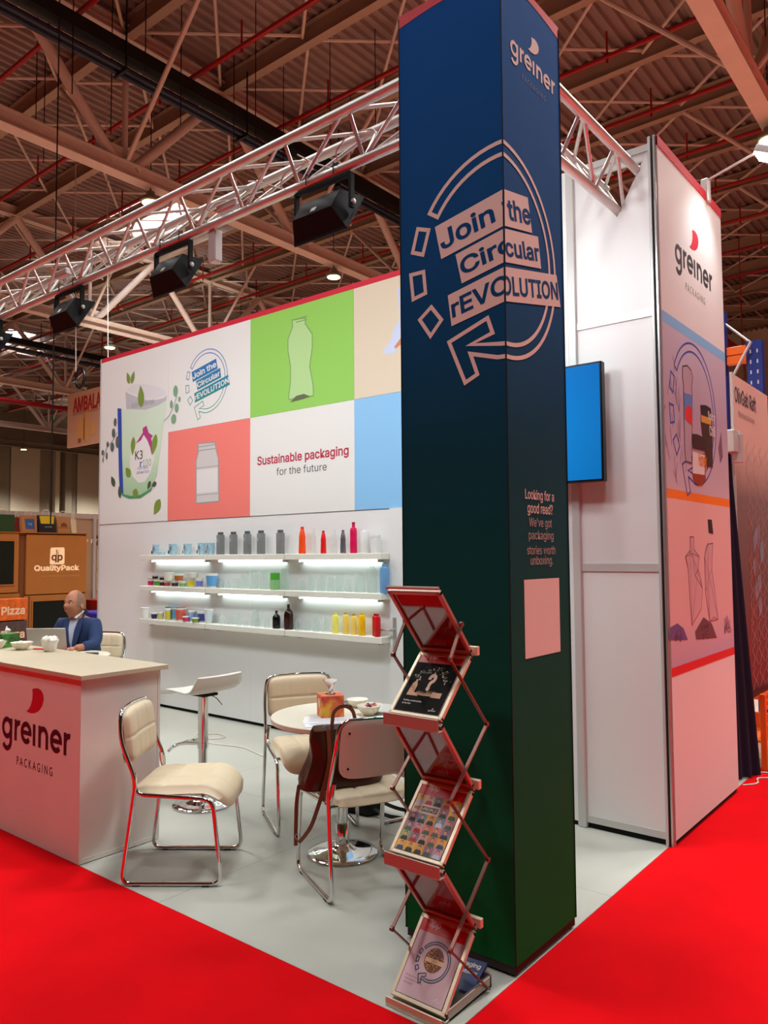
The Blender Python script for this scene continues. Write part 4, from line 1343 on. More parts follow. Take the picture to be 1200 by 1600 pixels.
G_B = 'packs on the middle shelf'
K = colm((26, 22, 24))
for (x, w_, h_, c, lidc, lab) in [
    (-5.683, .066, .073, (196, 30, 96), K, 'magenta pot with black rim at the left end of the middle shelf'),
    (-5.575, .066, .072, (86, 148, 50), K, 'green pot beside the magenta one'),
    (-5.475, .059, .059, (60, 40, 42), M_LID, 'dark pot below a black lidded one on the middle shelf'),
    (-5.388, .066, .053, (196, 64, 60), M_LID, 'red and white low pot on the middle shelf'),
    (-5.256, .076, .053, (70, 46, 40), M_LID, 'brown low pot under the orange brown tub'),
    (-5.123, .070, .052, (120, 178, 110), M_LID, 'green and white low pot on the middle shelf'),
    (-4.984, .074, .086, (230, 214, 20), M_LID, 'bright yellow pot on the middle shelf'),
    (-4.847, .074, .091, (118, 120, 198), M_LID, 'lilac pot right of the yellow one'),
    (-4.656, .112, .132, (92, 156, 208), M_LID, 'big blue and white pot at the end of the yoghurt pots')]:
    bc = mat('pot_white', (226, 224, 214), 0.45)
    pack(x, zm, w_, h_, 'pot', bc, lab, 'pot', G_B, y=2.255, band=[(colm(c), .12, .72 if h_ < .12 else .9)], lid=lidc)
    if (x, c) == (-4.656, (92, 156, 208)):
        pass
for (x, z, w_, h_, c, lidc, lab) in [
    (-5.605, zm + .0772, .066, .032, (30, 26, 30), K, 'black pot stacked on the magenta and green pots'),
    (-5.475, zm + .0633, .060, .036, (34, 28, 30), K, 'black lidded pot stacked left of the cream tub'),
    (-5.366, zm + .0568, .104, .084, (226, 222, 204), M_LID, 'cream tub stacked on the low pots'),
    (-5.190, zm + .0568, .093, .070, (176, 96, 40), M_LID, 'orange brown tub stacked on the low pots'),
    (-4.962, zm + .0920, .112, .050, (228, 226, 208), M_LID, 'wide cream tub stacked on the yellow pot')]:
    pack(x, z, w_, h_, 'pot', mat('pot_white', (226, 224, 214)), lab, 'pot', G_B, y=2.255, band=[(colm(c), .1, .8)], lid=lidc)
clear_b = [(-4.519, .05, .066, 'smallest clear jar at the left of the glassware'), (-4.429, .05, .082, 'second small clear jar on the middle shelf'), (-4.305, .065, .097, 'third clear jar, a little taller, on the middle shelf'), (-4.194, .07, .145, 'clear jar left of the tall straight one'),
           (-4.052, .09, .175, 'tall straight clear jar on the middle shelf'), (-3.909, .088, .175, 'tall clear jar with grey rim left of the green jar'), (-3.63, .075, .191, 'tall clear jar right of the green jar'), (-3.407, .065, .094, 'low clear jar below the middle of the shelf light'),
           (-3.298, .057, .156, 'slim clear jar right of a low one'), (-3.176, .072, .162, 'clear jar, middle of the right group'), (-3.058, .066, .132, 'clear jar with dented neck in the right group'), (-2.955, .072, .153, 'clear jar with bright rim in the right group'),
           (-2.842, .06, .104, 'low clear jar left of the wide one'), (-2.731, .094, .175, 'wide clear jar with grey screw rim'), (-2.595, .078, .228, 'tallest clear bottle next to the blue one')]
for x, w_, h_, lab in clear_b:
    pack(x, zm, w_, h_, 'jar' if h_ < .2 else 'tube', C_GLASS, lab, 'jar', G_B, y=2.27)
t = pack(-3.757, zm, .080, .176, 'square', C_GREEN, 'green jar with pale green lower half', 'jar', G_B, band=[(clear_mat('pale_green', (170, 222, 160), .6), .02, .52)])
pack(-2.461, zm, .078, .238, 'tube', C_BLUE, 'light blue bottle at the right end of the middle shelf', 'bottle', G_B, cap=colm((96, 160, 216)), capw=.5)

G_C = 'packs on the lowest shelf'
for (x, y, w_, h_, sh, c, lidc, lab) in [
    (-5.776, 2.25, .091, .116, 'cup', (232, 230, 226), None, 'white drinking cup at the left end of the lowest shelf'),
    (-5.607, 2.25, .066, .062, 'pot', (44, 48, 88), M_LID, 'navy pot beside the white drinking cup'),
    (-5.495, 2.25, .066, .072, 'pot', (206, 190, 140), M_LID, 'beige pot on the lowest shelf'),
    (-5.425, 2.30, .066, .124, 'cup', (70, 140, 96), colm((60, 130, 84)), 'tall green cup behind the beige pot'),
    (-5.349, 2.235, .060, .112, 'pot', (212, 196, 70), M_LID, 'yellow pot with olive foot on the lowest shelf'),
    (-5.325, 2.303, .070, .134, 'cup', (96, 160, 204), colm((90, 150, 200)), 'blue cup behind the yellow pot'),
    (-5.161, 2.26, .112, .136, 'pot', (214, 96, 84), colm((196, 80, 66)), 'large white and red tub with red lid'),
    (-5.012, 2.295, .082, .104, 'pot', (130, 164, 210), M_LID, 'white and light blue pot behind the pink one'),
    (-4.865, 2.295, .085, .102, 'pot', (64, 70, 140), M_LID, 'white pot with dark blue print behind the green tub'),
    (-5.030, 2.228, .070, .052, 'pot', (206, 60, 110), M_LID, 'small pink pot in front on the lowest shelf'),
    (-4.874, 2.228, .072, .046, 'pot', (130, 160, 60), M_LID, 'low green printed tub in front on the lowest shelf'),
    (-4.706, 2.26, .089, .136, 'cup', (206, 216, 226), None, 'tall white cup with grey blue print'),]:
    pack(x, zl, w_, h_, sh, mat('pot_white', (226, 224, 214)), lab, 'cup' if sh == 'cup' else 'pot', G_C, y=y, band=[(colm(c), .12, .85)], lid=lidc)
pack(-5.69, zl, .060, .007, 'pot', M_LID, 'flat white lid lying on the lowest shelf', 'lid', G_C, y=2.235)
for x, w_, h_, y, lab in [(-4.48, .06, .099, 2.25, 'small clear bottle at the left of the clear ones below'), (-4.403, .057, .104, 2.29, 'small clear bottle just behind the first'), (-4.255, .065, .127, 2.26, 'clear bottle with slanted neck on the lowest shelf'),
                          (-4.07, .085, .183, 2.295, 'tall clear bottle with pointed neck'), (-4.11, .043, .075, 2.228, 'tiny clear bottle in front of the tall pointed one'), (-3.969, .055, .097, 2.25, 'small clear bottle right of the tall pointed one'),
                          (-3.844, .049, .12, 2.25, 'clear bottle left of the black bottle'), (-3.433, .061, .116, 2.25, 'clear bottle right of the brown bottle'), (-3.349, .057, .123, 2.28, 'clear bottle, second after the brown bottle'), (-3.226, .062, .16, 2.26, 'taller clear bottle with bright neck'),
                          (-3.113, .061, .153, 2.26, 'clear bottle left of the pale yellow one')]:
    pack(x, zl, w_, h_, 'bottle', C_CLEAR, lab, 'bottle', G_C, y=y)
pack(-3.739, zl, .073, .162, 'pharma', mat('black_plastic', (16, 14, 14), 0.12), 'glossy black bottle on the lowest shelf', 'bottle', G_C, cap=K, capw=.34)
pack(-3.58, zl, .085, .224, 'pharma', mat('brown_plastic', (44, 12, 10), 0.12), 'tall dark brown bottle on the lowest shelf', 'bottle', G_C, cap=K, capw=.3)
for x, w_, h_, y, c, cc, lab in [(-2.996, .056, .174, 2.26, (244, 236, 110), (236, 220, 70), 'pale yellow bottle, first of the coloured row'), (-2.877, .058, .178, 2.26, (246, 212, 110), (170, 130, 50), 'cream yellow bottle with brown neck, left one of the pair'),
                                (-2.788, .057, .17, 2.26, (246, 212, 110), (170, 130, 50), 'cream yellow bottle, right one of the pair'), (-2.694, .061, .184, 2.255, (248, 192, 10), (240, 180, 10), 'deep yellow bottle on the lowest shelf'),
                                (-2.567, .048, .182, 2.275, (206, 16, 28), (160, 10, 20), 'red bottle partly behind another red one'), (-2.510, .052, .185, 2.235, (206, 16, 28), (160, 10, 20), 'front red bottle at the end of the lowest shelf')]:
    pack(x, zl, w_, h_, 'tube', colm(c, .3), lab, 'bottle', G_C, y=y, cap=colm(cc), capw=.5)

# ================================================================ furniture
M_CHROME = mat('chrome', (222, 220, 218), 0.08, metal=1.0)
M_LEATH = mat('cream_leatherette', (218, 200, 168), 0.42, bump=(220, 0.15, 0.001))
M_SHELLW = mat('white_back_shell', (226, 216, 204), 0.4)
M_RUB = mat('black_rubber', (16, 16, 16), 0.7)


def cushion(a, b, T, surf, gu, gv, nu=44, nv=36, gd=0.007):
    """padded panel; surf(x, y, h) places it. gu, gv: stitched lines"""
    top, bot = [], []
    mb = MB()
    for side in (1, -1):
        for i in range(nu + 1):
            for j in range(nv + 1):
                u, v = -1 + 2 * i / nu, -1 + 2 * j / nv
                x = a * u * (1 - .10 * abs(v) ** 8)
                y = b * v * (1 - .10 * abs(u) ** 8)
                e = max(0.0, (1 - abs(u) ** 7) * (1 - abs(v) ** 7)) ** 0.42
                h = 0.0
                if side == 1:
                    g = 0
                    for q in gu:
                        g += math.exp(-((u - q) * a / .007) ** 2)
                    for q in gv:
                        g += math.exp(-((v - q) * b / .007) ** 2)
                    h = T * e - gd * min(g, 1.2) * e
                else:
                    h = -T * 0.25 * e
                mb.v.append(tuple(surf(x, y, h)))
    n = (nu + 1) * (nv + 1)
    for s_ in (0, 1):
        for i in range(nu):
            for j in range(nv):
                q = [s_ * n + i * (nv + 1) + j, s_ * n + (i + 1) * (nv + 1) + j, s_ * n + (i + 1) * (nv + 1) + j + 1, s_ * n + i * (nv + 1) + j + 1]
                mb.f.append(tuple(q if s_ == 0 else q[::-1]))
    bd = [(i, 0) for i in range(nu)] + [(nu, j) for j in range(nv)] + [(nu - i, nv) for i in range(nu)] + [(0, nv - j) for j in range(nv)]
    for k in range(len(bd)):
        p, q = bd[k], bd[(k + 1) % len(bd)]
        a0, b0 = p[0] * (nv + 1) + p[1], q[0] * (nv + 1) + q[1]
        mb.f.append((a0, n + a0, n + b0, b0))
    return mb


def make_chair(label):
    t = thing('cantilever_chair', label, 'chair', (0, 0, 0), 0, 'cream padded chairs of the stand')
    W2 = .235

    def side(s):
        return [(-.195, s * .205, .535), (-.185, s * .222, .435), (.20, s * W2, .415), (.247, s * W2, .012), (-.245, s * W2, .012), (-.180, s * .230, .50), (-.262, s * .222, .70)]
    R_, L_ = side(-1), side(1)
    topR, topL = (-.268, -.205, .835), (-.268, .205, .835)
    p = fillet(R_[:4] + R_[4:] + [topR, (-.292, 0, .838), topL] + list(reversed(L_)), .055, 6)
    MB().tube(p, .0105, 12).build('frame', M_CHROME, t, True, 60)
    sr = fillet([(-.19, -.222, .428), (-.19, .222, .428)], .01)
    MB().tube(sr, .009, 8).tube([(.14, -.23, .416), (.14, .23, .416)], .009, 8).build('cross_bar', M_CHROME, t, True)
    for sx in (-.17, .17):
        for sy in (-1, 1):
            MB().rbox(sx - .018, sx + .018, sy * W2 - .012, sy * W2 + .012, .0015, .008, .002, 1).build('foot_pad', M_RUB, t)

    def seat_surf(x, y, h):
        u = x / .235
        drop = 0.075 * max(0.0, (u - .45) / .55) ** 2
        tilt = -.012 * (1 - u) * .5
        nx = 0.45 * max(0.0, (u - .45) / .55)
        return (0.028 + x + h * nx, y, .437 + tilt - drop + h * (1 - .3 * nx) + .004 * (y / .2) ** 2)
    cushion(.245, .215, .055, seat_surf, (-.34, .34), (-.34, .34)).build('seat', M_LEATH, t, True, 80)

    def back_surf(x, y, h):
        k_ = (x) / .13
        cx_ = -.232 - .034 * (k_ * .5 + .5) - .018 * (1 - (y / .2) ** 2)
        return (cx_ + h * .97, y, .70 + x * .98 + h * .15)
    cushion(.135, .20, .045, back_surf, (0.0,), (-.36, .36)).build('backrest', M_LEATH, t, True, 80)

    def shell_surf(x, y, h):
        k_ = x / .13
        cx_ = -.250 - .034 * (k_ * .5 + .5) - .018 * (1 - (y / .2) ** 2)
        return (cx_ - h * .97, y, .70 + x * .98 - h * .15)
    mbs = cushion(.138, .203, .006, shell_surf, (), (), 16, 16)
    mbs.f = [tuple(reversed(f)) for f in mbs.f]
    sh = mbs.build('back_shell', M_SHELLW, t, True, 80)
    for sx in (-.085, .085):
        for sy in (-.165, .165):
            q = shell_surf(sx, sy, .006)
            MB().lathe([(0.0055, 0), (0.0055, 0.003), (0.0, 0.004)], seg=10).build('screw', M_RUB, sh, loc=q, rot=(0, -PI / 2, 0))
    return t


ch = make_chair('cream padded chrome chair standing alone beside the front counter')
ch.location = (-1.87, -.12, 0)
ch.rotation_euler = (0, 0, math.radians(37.5))
dup(ch, (-1.87, .79, 0), math.radians(-31.5), 'cream padded chair behind the round table, seen from its front')
dup(ch, (-1.075, .335, 0), math.radians(154), 'cream padded chair holding the brown handbag, seen from behind')
dup(ch, (-1.16, 1.14, 0), math.radians(-108), 'cream padded chair mostly hidden behind the brochure stand')
dup(ch, (-5.56, 1.50, 0), math.radians(-60), 'cream padded chair the man in the blue jacket sits on')

# ---- round tables


def round_table(label, loc, R=.385, z=.738):
    t = thing('round_table', label, 'table', loc, 0, 'white round tables')
    MB().lathe([(R - .004, z - .026), (R, z - .022), (R, z - .003), (R - .003, z), (0, z)], seg=64).build('table_top', mat('table_top_white', (216, 208, 188), 0.4), t, True, 40)
    MB().lathe([(.03, .05), (.03, z - .03)], seg=24).build('pedestal', M_CHROME, t, True)
    MB().lathe([(.037, .045), (.037, .16), (.034, .165)], seg=24).build('sleeve', M_CHROME, t, True, 40)
    MB().lathe([(.19, .0016), (.192, .006), (.188, .012), (.15, .018), (.08, .028), (.05, .045), (.044, .055), (0, .056)], seg=56).build('base_disc', M_CHROME, t, True, 70)
    MB().lathe([(.09, z - .032), (.09, z - .0265), (0, z - .0265)], seg=24).build('mounting_plate', M_ALU, t, True, 40)
    return t


TB = (-1.35, .52, 0)
round_table('white round pedestal table on chrome base in the middle of the stand', TB)
round_table('white round table behind the counter, in front of the man', (-4.95, .84, 0), .42, .75)

# ---- bar stool
st = thing('bar_stool', 'white moulded bar stool on a chrome post by the counter', 'stool', (-2.62, .575, 0))
MB().lathe([(.19, .0016), (.192, .006), (.188, .012), (.14, .02), (.07, .034), (.04, .06), (.036, .075), (0, .076)], seg=56).build('base_disc', M_CHROME, st, True, 70)
MB().lathe([(.029, .06), (.029, .36), (.036, .362), (.036, .40), (.03, .402)], seg=24).build('lower_post', M_CHROME, st, True, 40)
MB().lathe([(.033, .40), (.033, .705)], seg=24).build('upper_post', M_CHROME, st, True)
fr = MB().tube(fillet([(-.02, 0, .385), (-.17, -.03, .372), (-.235, -.055, .350), (-.20, -.12, .335)], .035, 5), .0105, 10)
fr.tube(fillet([(-.17, -.03, .372), (-.21, .06, .368), (-.17, .12, .366)], .03, 5), .0105, 10)
fr.build('foot_rest', M_CHROME, st, True)
MB().tube(fillet([(.03, .03, .70), (.06, .06, .68), (.13, .05, .645)], .02, 4), .004, 8).build('lift_lever', M_CHROME, st, True)
MB().rbox(-.08, .08, -.06, .06, .70, .716, .004, 1).build('seat_plate', M_RUB, st)
prof = [(-.215, .706), (-.19, .724), (-.14, .736), (-.07, .738), (0, .733), (.06, .729), (.11, .737), (.145, .762), (.165, .80), (.178, .842)]
prof = [Vector((p[0], 0, p[1])) for p in prof]
sp = fillet(prof, .03, 3)
sm = MB()
nv_ = 20
rows = []
for k, p in enumerate(sp):
    tt = k / (len(sp) - 1)
    wv = .195 * (1 - .10 * abs(2 * tt - 1) ** 8)
    a_ = sp[max(0, k - 1)]
    b_ = sp[min(len(sp) - 1, k + 1)]
    d_ = (b_ - a_).normalized()
    nn = Vector((-d_.z, 0, d_.x))
    rows.append((p, nn, wv))
for s_ in (0.010, -0.010):
    for p, nn, wv in rows:
        for j in range(nv_ + 1):
            v = -1 + 2 * j / nv_
            e = 1 - abs(v) ** 10 * .6
            sm.v.append(tuple(p + nn * (s_ * e + .010 * v * v) + Vector((0, v * wv, 0))))
nr = len(rows)
n = nr * (nv_ + 1)
for s_ in (0, 1):
    for i in range(nr - 1):
        for j in range(nv_):
            q = [s_ * n + i * (nv_ + 1) + j, s_ * n + (i + 1) * (nv_ + 1) + j, s_ * n + (i + 1) * (nv_ + 1) + j + 1, s_ * n + i * (nv_ + 1) + j + 1]
            sm.f.append(tuple(q if s_ == 0 else q[::-1]))
bd = [(i, 0) for i in range(nr - 1)] + [(nr - 1, j) for j in range(nv_)] + [(nr - 1 - i, nv_) for i in range(nr - 1)] + [(0, nv_ - j) for j in range(nv_)]
for k in range(len(bd)):
    p, q = bd[k], bd[(k + 1) % len(bd)]
    a0, b0 = p[0] * (nv_ + 1) + p[1], q[0] * (nv_ + 1) + q[1]
    sm.f.append((a0, n + a0, n + b0, b0))
sm.build('seat', mat('stool_white', (226, 224, 214), 0.3), st, True, 60)

# ---- front counter
M_CTR = mat('counter_white', (226, 220, 210), 0.42, noise=(6, 0.03))
ct = thing('counter', 'long white front counter carrying a big dark logo', 'counter', (-2.318, -.21, 0))
cx0 = -3.0
MB().box(cx0, 0, -.242, .242, .006, .955).build('carcass', M_CTR, ct)
MB().box(cx0, -.01, -.235, .235, .0016, .006).build('base_gap', M_VOID, ct)
for a, b in ((-1.52, 0), (cx0, -1.52)):
    mbx = MB().box(a + .002, b - .002, -.246, -.242, .006, .955)
    mbx.build('front_panel', M_CTR, ct)
# rails of the side
MB().box(0, .004, -.246, -.228, .006, .955).build('side_edge', M_CTR, ct)
MB().box(0, .004, .226, .242, .006, .955).build('side_edge', M_CTR, ct)
MB().box(0, .004, -.228, .226, .006, .03).build('side_edge', M_CTR, ct)
MB().box(0, .004, -.228, .226, .935, .955).build('side_edge', M_CTR, ct)
MB().box(0, .002, -.2275, .2255, .0305, .9345).build('side_panel', M_CTR, ct)
MB().rbox(cx0 - .02, .036, -.266, .275, .958, .984, .002, 1).build('counter_top', mat('counter_top_cream', (196, 182, 156), 0.45, noise=(4, 0.05)), ct)
lay_logo(ct, (-.868, -.246, .545), XU, ZU, .765, mat('logo_aubergine', (44, 20, 34), 0.5), M_REDP, mat('logo_aubergine2', (60, 30, 44), 0.5), .0012, 1.42)

# things on the counter
ZC = .9845
tb = thing('tissue_box', 'green leafy tissue box on the front counter', 'tissue box', (-3.97, -.07, ZC))
MB().rbox(-.058, .058, -.058, .058, 0, .092, .003, 1).build('box', mat('leaf_carton', (70, 130, 50), 0.5, noise=(26, 0.8)), tb)


def tissue(parent, z, s=1.0, seed=1):
    random.seed(seed)
    mb = MB()
    n1, n2 = 10, 8
    for i in range(n1 + 1):
        for j in range(n2 + 1):
            u, v = i / n1, j / n2
            a = (u - .5) * 2.2
            wd = .02 + .022 * v
            mb.v.append(((a * wd + .006 * math.sin(9 * v + 3 * u)) * s, (.010 * math.sin(6 * u + 4 * v + seed) + .008 * math.cos(9 * u)) * s * (1 + v), z + (v * .062 + .010 * math.sin(5 * u + seed) * v) * s))
    for i in range(n1):
        for j in range(n2):
            q = i * (n2 + 1) + j
            mb.f.append((q, q + n2 + 1, q + n2 + 2, q + 1))
    return mb.build('tissue', mat('tissue_white', (238, 232, 224), 0.8), parent, True, 180)


tissue(tb, .09, .7, 2)


def bowl(label, loc, r, h, group, m_=None):
    t = thing('bowl', label, 'bowl', loc, 0, group)
    MB().lathe([(r * .42, 0), (r * .45, .004), (r * .8, h * .5), (r, h), (r * .965, h), (r * .76, h * .53), (r * .40, .010), (0, .009)], seg=36).build('bowl_body', m_ or mat('bowl_ceramic', (232, 226, 210), 0.25), t, True, 60)
    return t


for i, (x, y, r, lab) in enumerate([(-3.895, -.165, .052, 'small white bowl left on the counter beside another'), (-3.70, -.10, .072, 'white bowl in front of the green tissue box'), (-4.06, -.20, .05, 'white bowl at the left edge of the frame')]):
    b_ = bowl(lab, (x, y, ZC), r, .05, 'bowls on the front counter')
    mbp = MB()   # wrapped snacks heaped in the bowl
    random.seed(i + 5)
    for q in range(7):
        a = random.uniform(0, 6.28)
        rr_ = random.uniform(0, r * .5)
        mbp.lathe([(0, 0), (.014, .006), (.014, .012), (0, .018)], (rr_ * math.cos(a), rr_ * math.sin(a), .034 + random.uniform(0, .012)), 8)
    sn = mbp.build('wrapped_sweets', mat('wrapper_white', (226, 222, 206), 0.4), None, True)
    sn.location = (x, y, ZC)
    tag(sn, ['small heap of white wrapped sweets in the left bowl', 'heap of white wrapped sweets in the bowl before the tissue box', 'heap of white wrapped sweets in the bowl at the frame edge'][i], 'sweets', kind='stuff')
# crumpled paper cup-like napkin
random.seed(11)
nk = MB()
prf = [(.026, 0), (.034, .02), (.045, .05), (.05, .075), (.042, .092), (.022, .10), (0, .098)]
nk.lathe(prf, seg=18)
nk.v = [(x + random.uniform(-.010, .010), y + random.uniform(-.010, .010), max(0, z + (random.uniform(-.005, .005) if z > .01 else 0))) for x, y, z in nk.v]
o = nk.build('paper_napkin', mat('tissue_white', (238, 232, 224), 0.8), None, True, 50, loc=(-3.44, -.04, ZC))
tag(o, 'crumpled white paper napkin standing on the counter before the laptop', 'napkin')
o = MB().rbox(-.05, .05, -.02, .02, 0, .008, .003, 1).build('snack_wrapper', mat('red_foil', (206, 70, 60), 0.3), None, loc=(-3.60, -.02, ZC), rot=(0, 0, .4))
tag(o, 'small red snack wrapper on the counter beside the napkin', 'wrapper')

# things on the table behind
ZT2 = .7505
lp = thing('laptop', 'open silver laptop with its lid turned to the viewer', 'laptop', (-5.01, .77, ZT2), math.radians(39))
MB().rbox(-.17, .17, 0, .23, 0, .014, .003, 1).build('keyboard_base', M_ALU, lp)
MB().rbox(-.17, .17, -.006, .0, 0, .235, .003, 1, Matrix.Translation((0, .0, .016)) @ Matrix.Rotation(math.radians(12), 4, 'X')).build('lid', mat('laptop_silver', (176, 170, 160), 0.35, metal=0.4), lp)
o = MB().rbox(-.12, .12, -.09, .09, 0, .02, .003, 1).build('folder', mat('red_folder', (196, 16, 36), 0.45), None, loc=(-4.80, .86, ZT2), rot=(0, 0, .5))
tag(o, 'red folder on the table beside the laptop', 'folder')
o = MB().rbox(-.06, .06, -.03, .03, 0, .02, .005, 1).build('glasses_case', M_RUB, None, loc=(-4.78, 1.04, ZT2), rot=(0, 0, .6))
tag(o, 'black case on the table by the man elbow', 'case')

# ================================================================ brochure stand
M_BAR = mat('bronze_bar', (128, 92, 82), 0.35, metal=0.6)
M_FRM = mat('champagne_frame', (226, 206, 178), 0.35, metal=0.35)
M_LEDGE = mat('satin_ledge', (176, 150, 138), 0.42, metal=0.5)
bs = thing('brochure_stand', 'tall zigzag folding brochure stand in front of the column', 'stand', (-.155, -.29, 0))
BX0, BX1 = -.125, .110          # local x of the panel sides
yf, yr = -.125, .088            # local y of the front and rear fold lines
fz = [.022, .523, 1.018, 1.480]
rz = [.250, .745, 1.232]


def acrylic():
    m = bpy.data.materials.new('glossy_acrylic')
    m.use_nodes = True
    nt = m.node_tree
    nt.nodes.remove(nt.nodes['Principled BSDF'])
    t_ = nt.nodes.new('ShaderNodeBsdfTransparent')
    t_.inputs[0].default_value = (0.75, 0.72, 0.72, 1)
    g_ = nt.nodes.new('ShaderNodeBsdfGlossy')
    g_.inputs['Roughness'].default_value = 0.03
    g_.inputs['Color'].default_value = (0.9, 0.85, 0.85, 1)
    mx = nt.nodes.new('ShaderNodeMixShader')
    mx.inputs[0].default_value = 0.13
    nt.links.new(t_.outputs[0], mx.inputs[1])
    nt.links.new(g_.outputs[0], mx.inputs[2])
    nt.links.new(mx.outputs[0], nt.nodes['Material Output'].inputs[0])
    return m


M_ACR = acrylic()
M_RBAR = mat('rear_red_sheet', (206, 60, 54), 0.5)  # plain red sheet backing the acrylic of the rear trays


def panel(ya, za, yb, zb, kind):
    """framed tray between two fold lines; kind 'front' carries a brochure facing forward"""
    A = Vector((0, ya, za))
    V = Vector((0, yb - ya, zb - za))
    L = V.length
    V.normalize()
    U = Vector((1, 0, 0))
    N = U.cross(V)
    M = Matrix((U, V, N)).transposed().to_4x4()
    M.translation = A
    p = MB()
    w_ = .016
    for x in (BX0, BX1 - w_):
        p.rbox(x, x + w_, .012, L - .012, -.010, .006, .002, 1, M)
    p.rbox(BX0, BX1, .010, .024, -.010, .006, .002, 1, M)
    p.rbox(BX0, BX1, L - .026, L - .010, -.010, .006, .002, 1, M)
    o = p.build('tray_frame', M_FRM if kind == 'front' else M_LEDGE, bs)
    q = MB().box(BX0 + w_, BX1 - w_, .02, L - .022, -.004, -.002, M).build('acrylic_sheet', M_ACR, o)
    return M, L, o


M_UPRED = mat('upp_red', (206, 18, 22), 0.4)
M_MAGW = mat('mag_text', (236, 226, 216), 0.5)
trays = []
for i in range(3):
    trays.append(panel(yf, fz[i], yr, rz[i], 'front'))
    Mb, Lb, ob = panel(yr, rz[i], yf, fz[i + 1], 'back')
    MB().box(BX0 + .018, BX1 - .018, .024, Lb - .028, -.010, -.007, Mb).build('rear_sheet', M_RBAR, ob)
    # red-lit ledge along each front fold
    k = MB()
    if i > 0:
        k.rbox(BX0 - .004, BX1 + .004, yf - .022, yf - .016, fz[i] - .028, fz[i] + .016, .002, 1)
        k.rbox(BX0 - .004, BX1 + .004, yf - .022, yf + .012, fz[i] - .030, fz[i] - .026, .001, 1)
    else:
        k.rbox(BX0 - .004, BX1 + .004, yf - .020, yf - .014, .004, .034, .002, 1)
        k.rbox(BX0 - .004, BX1 + .004, yf - .020, yf + .012, .002, .006, .001, 1)
    k.build('ledge', M_LEDGE if i > 0 else M_FRM, bs)
MB().tube([(BX0, yf, fz[3] + .004), (BX1, yf, fz[3] + .004)], .006, 8).build('top_rod', M_LEDGE, bs, True)
for z in rz:
    MB().tube([(BX0, yr, z), (BX1, yr, z)], .006, 8).build('fold_rod', M_LEDGE, bs, True)
    MB().rbox(BX0 - .002, BX1 + .012, yr + .010, yr + .03, z - .004, z + .03, .002, 1).build('rear_ledge', M_FRM, bs)
# side scissor bars
elbF = [(yf + .03, .245), (yf + .04, .745), (yf + .05, 1.232)]
elbR = [(yr + .065, .004), (yr + .07, .475), (yr + .075, .968)]
for sx, x in ((-1, BX0 - .010), (1, BX1 + .010)):
    pts = [elbR[0], elbF[0], elbR[1], elbF[1], elbR[2], elbF[2], (-.0, 1.352)]
    for a, b in zip(pts, pts[1:]):
        MB().beam((x, a[0], max(a[1], .012)), (x, b[0], b[1]), .005, .013, (1, 0, 0.01)).build('scissor_bar', M_BAR, bs)
    for a in pts[1:]:
        rv = MB().lathe([(.009, -.006), (.009, .006), (0, .007)], seg=10)
        rv.v = [(x + sx * v[2], a[0] + v[0], a[1] + v[1]) for v in rv.v]
        rv.build('rivet', M_BAR, bs)
# base tray on the floor behind with magazines in it
bsb = MB().rbox(BX0, BX1, yf + .01, yr + .10, .0045, .014, .002, 1)
bsb.rbox(BX0, BX1, yr + .088, yr + .10, .0045, .055, .002, 1)
bsb.rbox(BX1 - .012, BX1, yf + .03, yr + .10, .0045, .045, .002, 1)
bsb.build('base_tray', mat('satin_steel', (168, 160, 150), 0.35, metal=0.7), bs)


def mag(i, label, build_art):
    M, L, o = trays[i]
    W_ = .198
    x0 = -.108 + .0
    mg = thing('brochure', label, 'brochure', bs.location, 0, 'brochures in the folding stand')
    M2 = M.copy()
    MB().box(x0, x0 + W_, .026, .026 + .285, -.0012, .0042, M2).build('cover', mat('paper_edge', (214, 206, 196), 0.6), mg)
    org = M2 @ Vector((x0, .026, .0044))
    V = (M2.to_3x3() @ Vector((0, 1, 0)))
    Hh = .285

    def lay(g, name, m_, lift, label=None):
        g.clip(u0=0.0005, u1=W_ - .0005, v0=.0005, v1=Hh - .0005)
        o = g.lay(name, m_, mg, org, XU, V, lift, label)
        if name.startswith(('logo', 'portrait', 'cover_picture', 'round_picture', 'small_print')):
            o['kind'] = 'stuff'
        return o
    build_art(lay, W_, Hh)
    lay(G2().rect(0, W_, Hh * .765, Hh), 'cover_header', M_UPRED, .0003)
    lay(G2().text('upp', .028, .082, Hh * .815, Hh * .915, bold=.02), 'title', M_MAGW, .0006)
    lay(G2().text('ISSUE', .040, .058, Hh * .952, Hh * .958), 'small_print', M_MAGW, .0006)
    g = G2()
    for q in range(6):
        g.text('packaging topic'[: 9 + q % 3 * 3], .150, .178 - .004 * (q % 2), Hh * (.905 - q * .018), Hh * (.914 - q * .018))
    g.text('unique perspectives on packaging', .028, .120, Hh * .788, Hh * .796)
    lay(g, 'small_print', M_MAGW, .0006)
    return mg


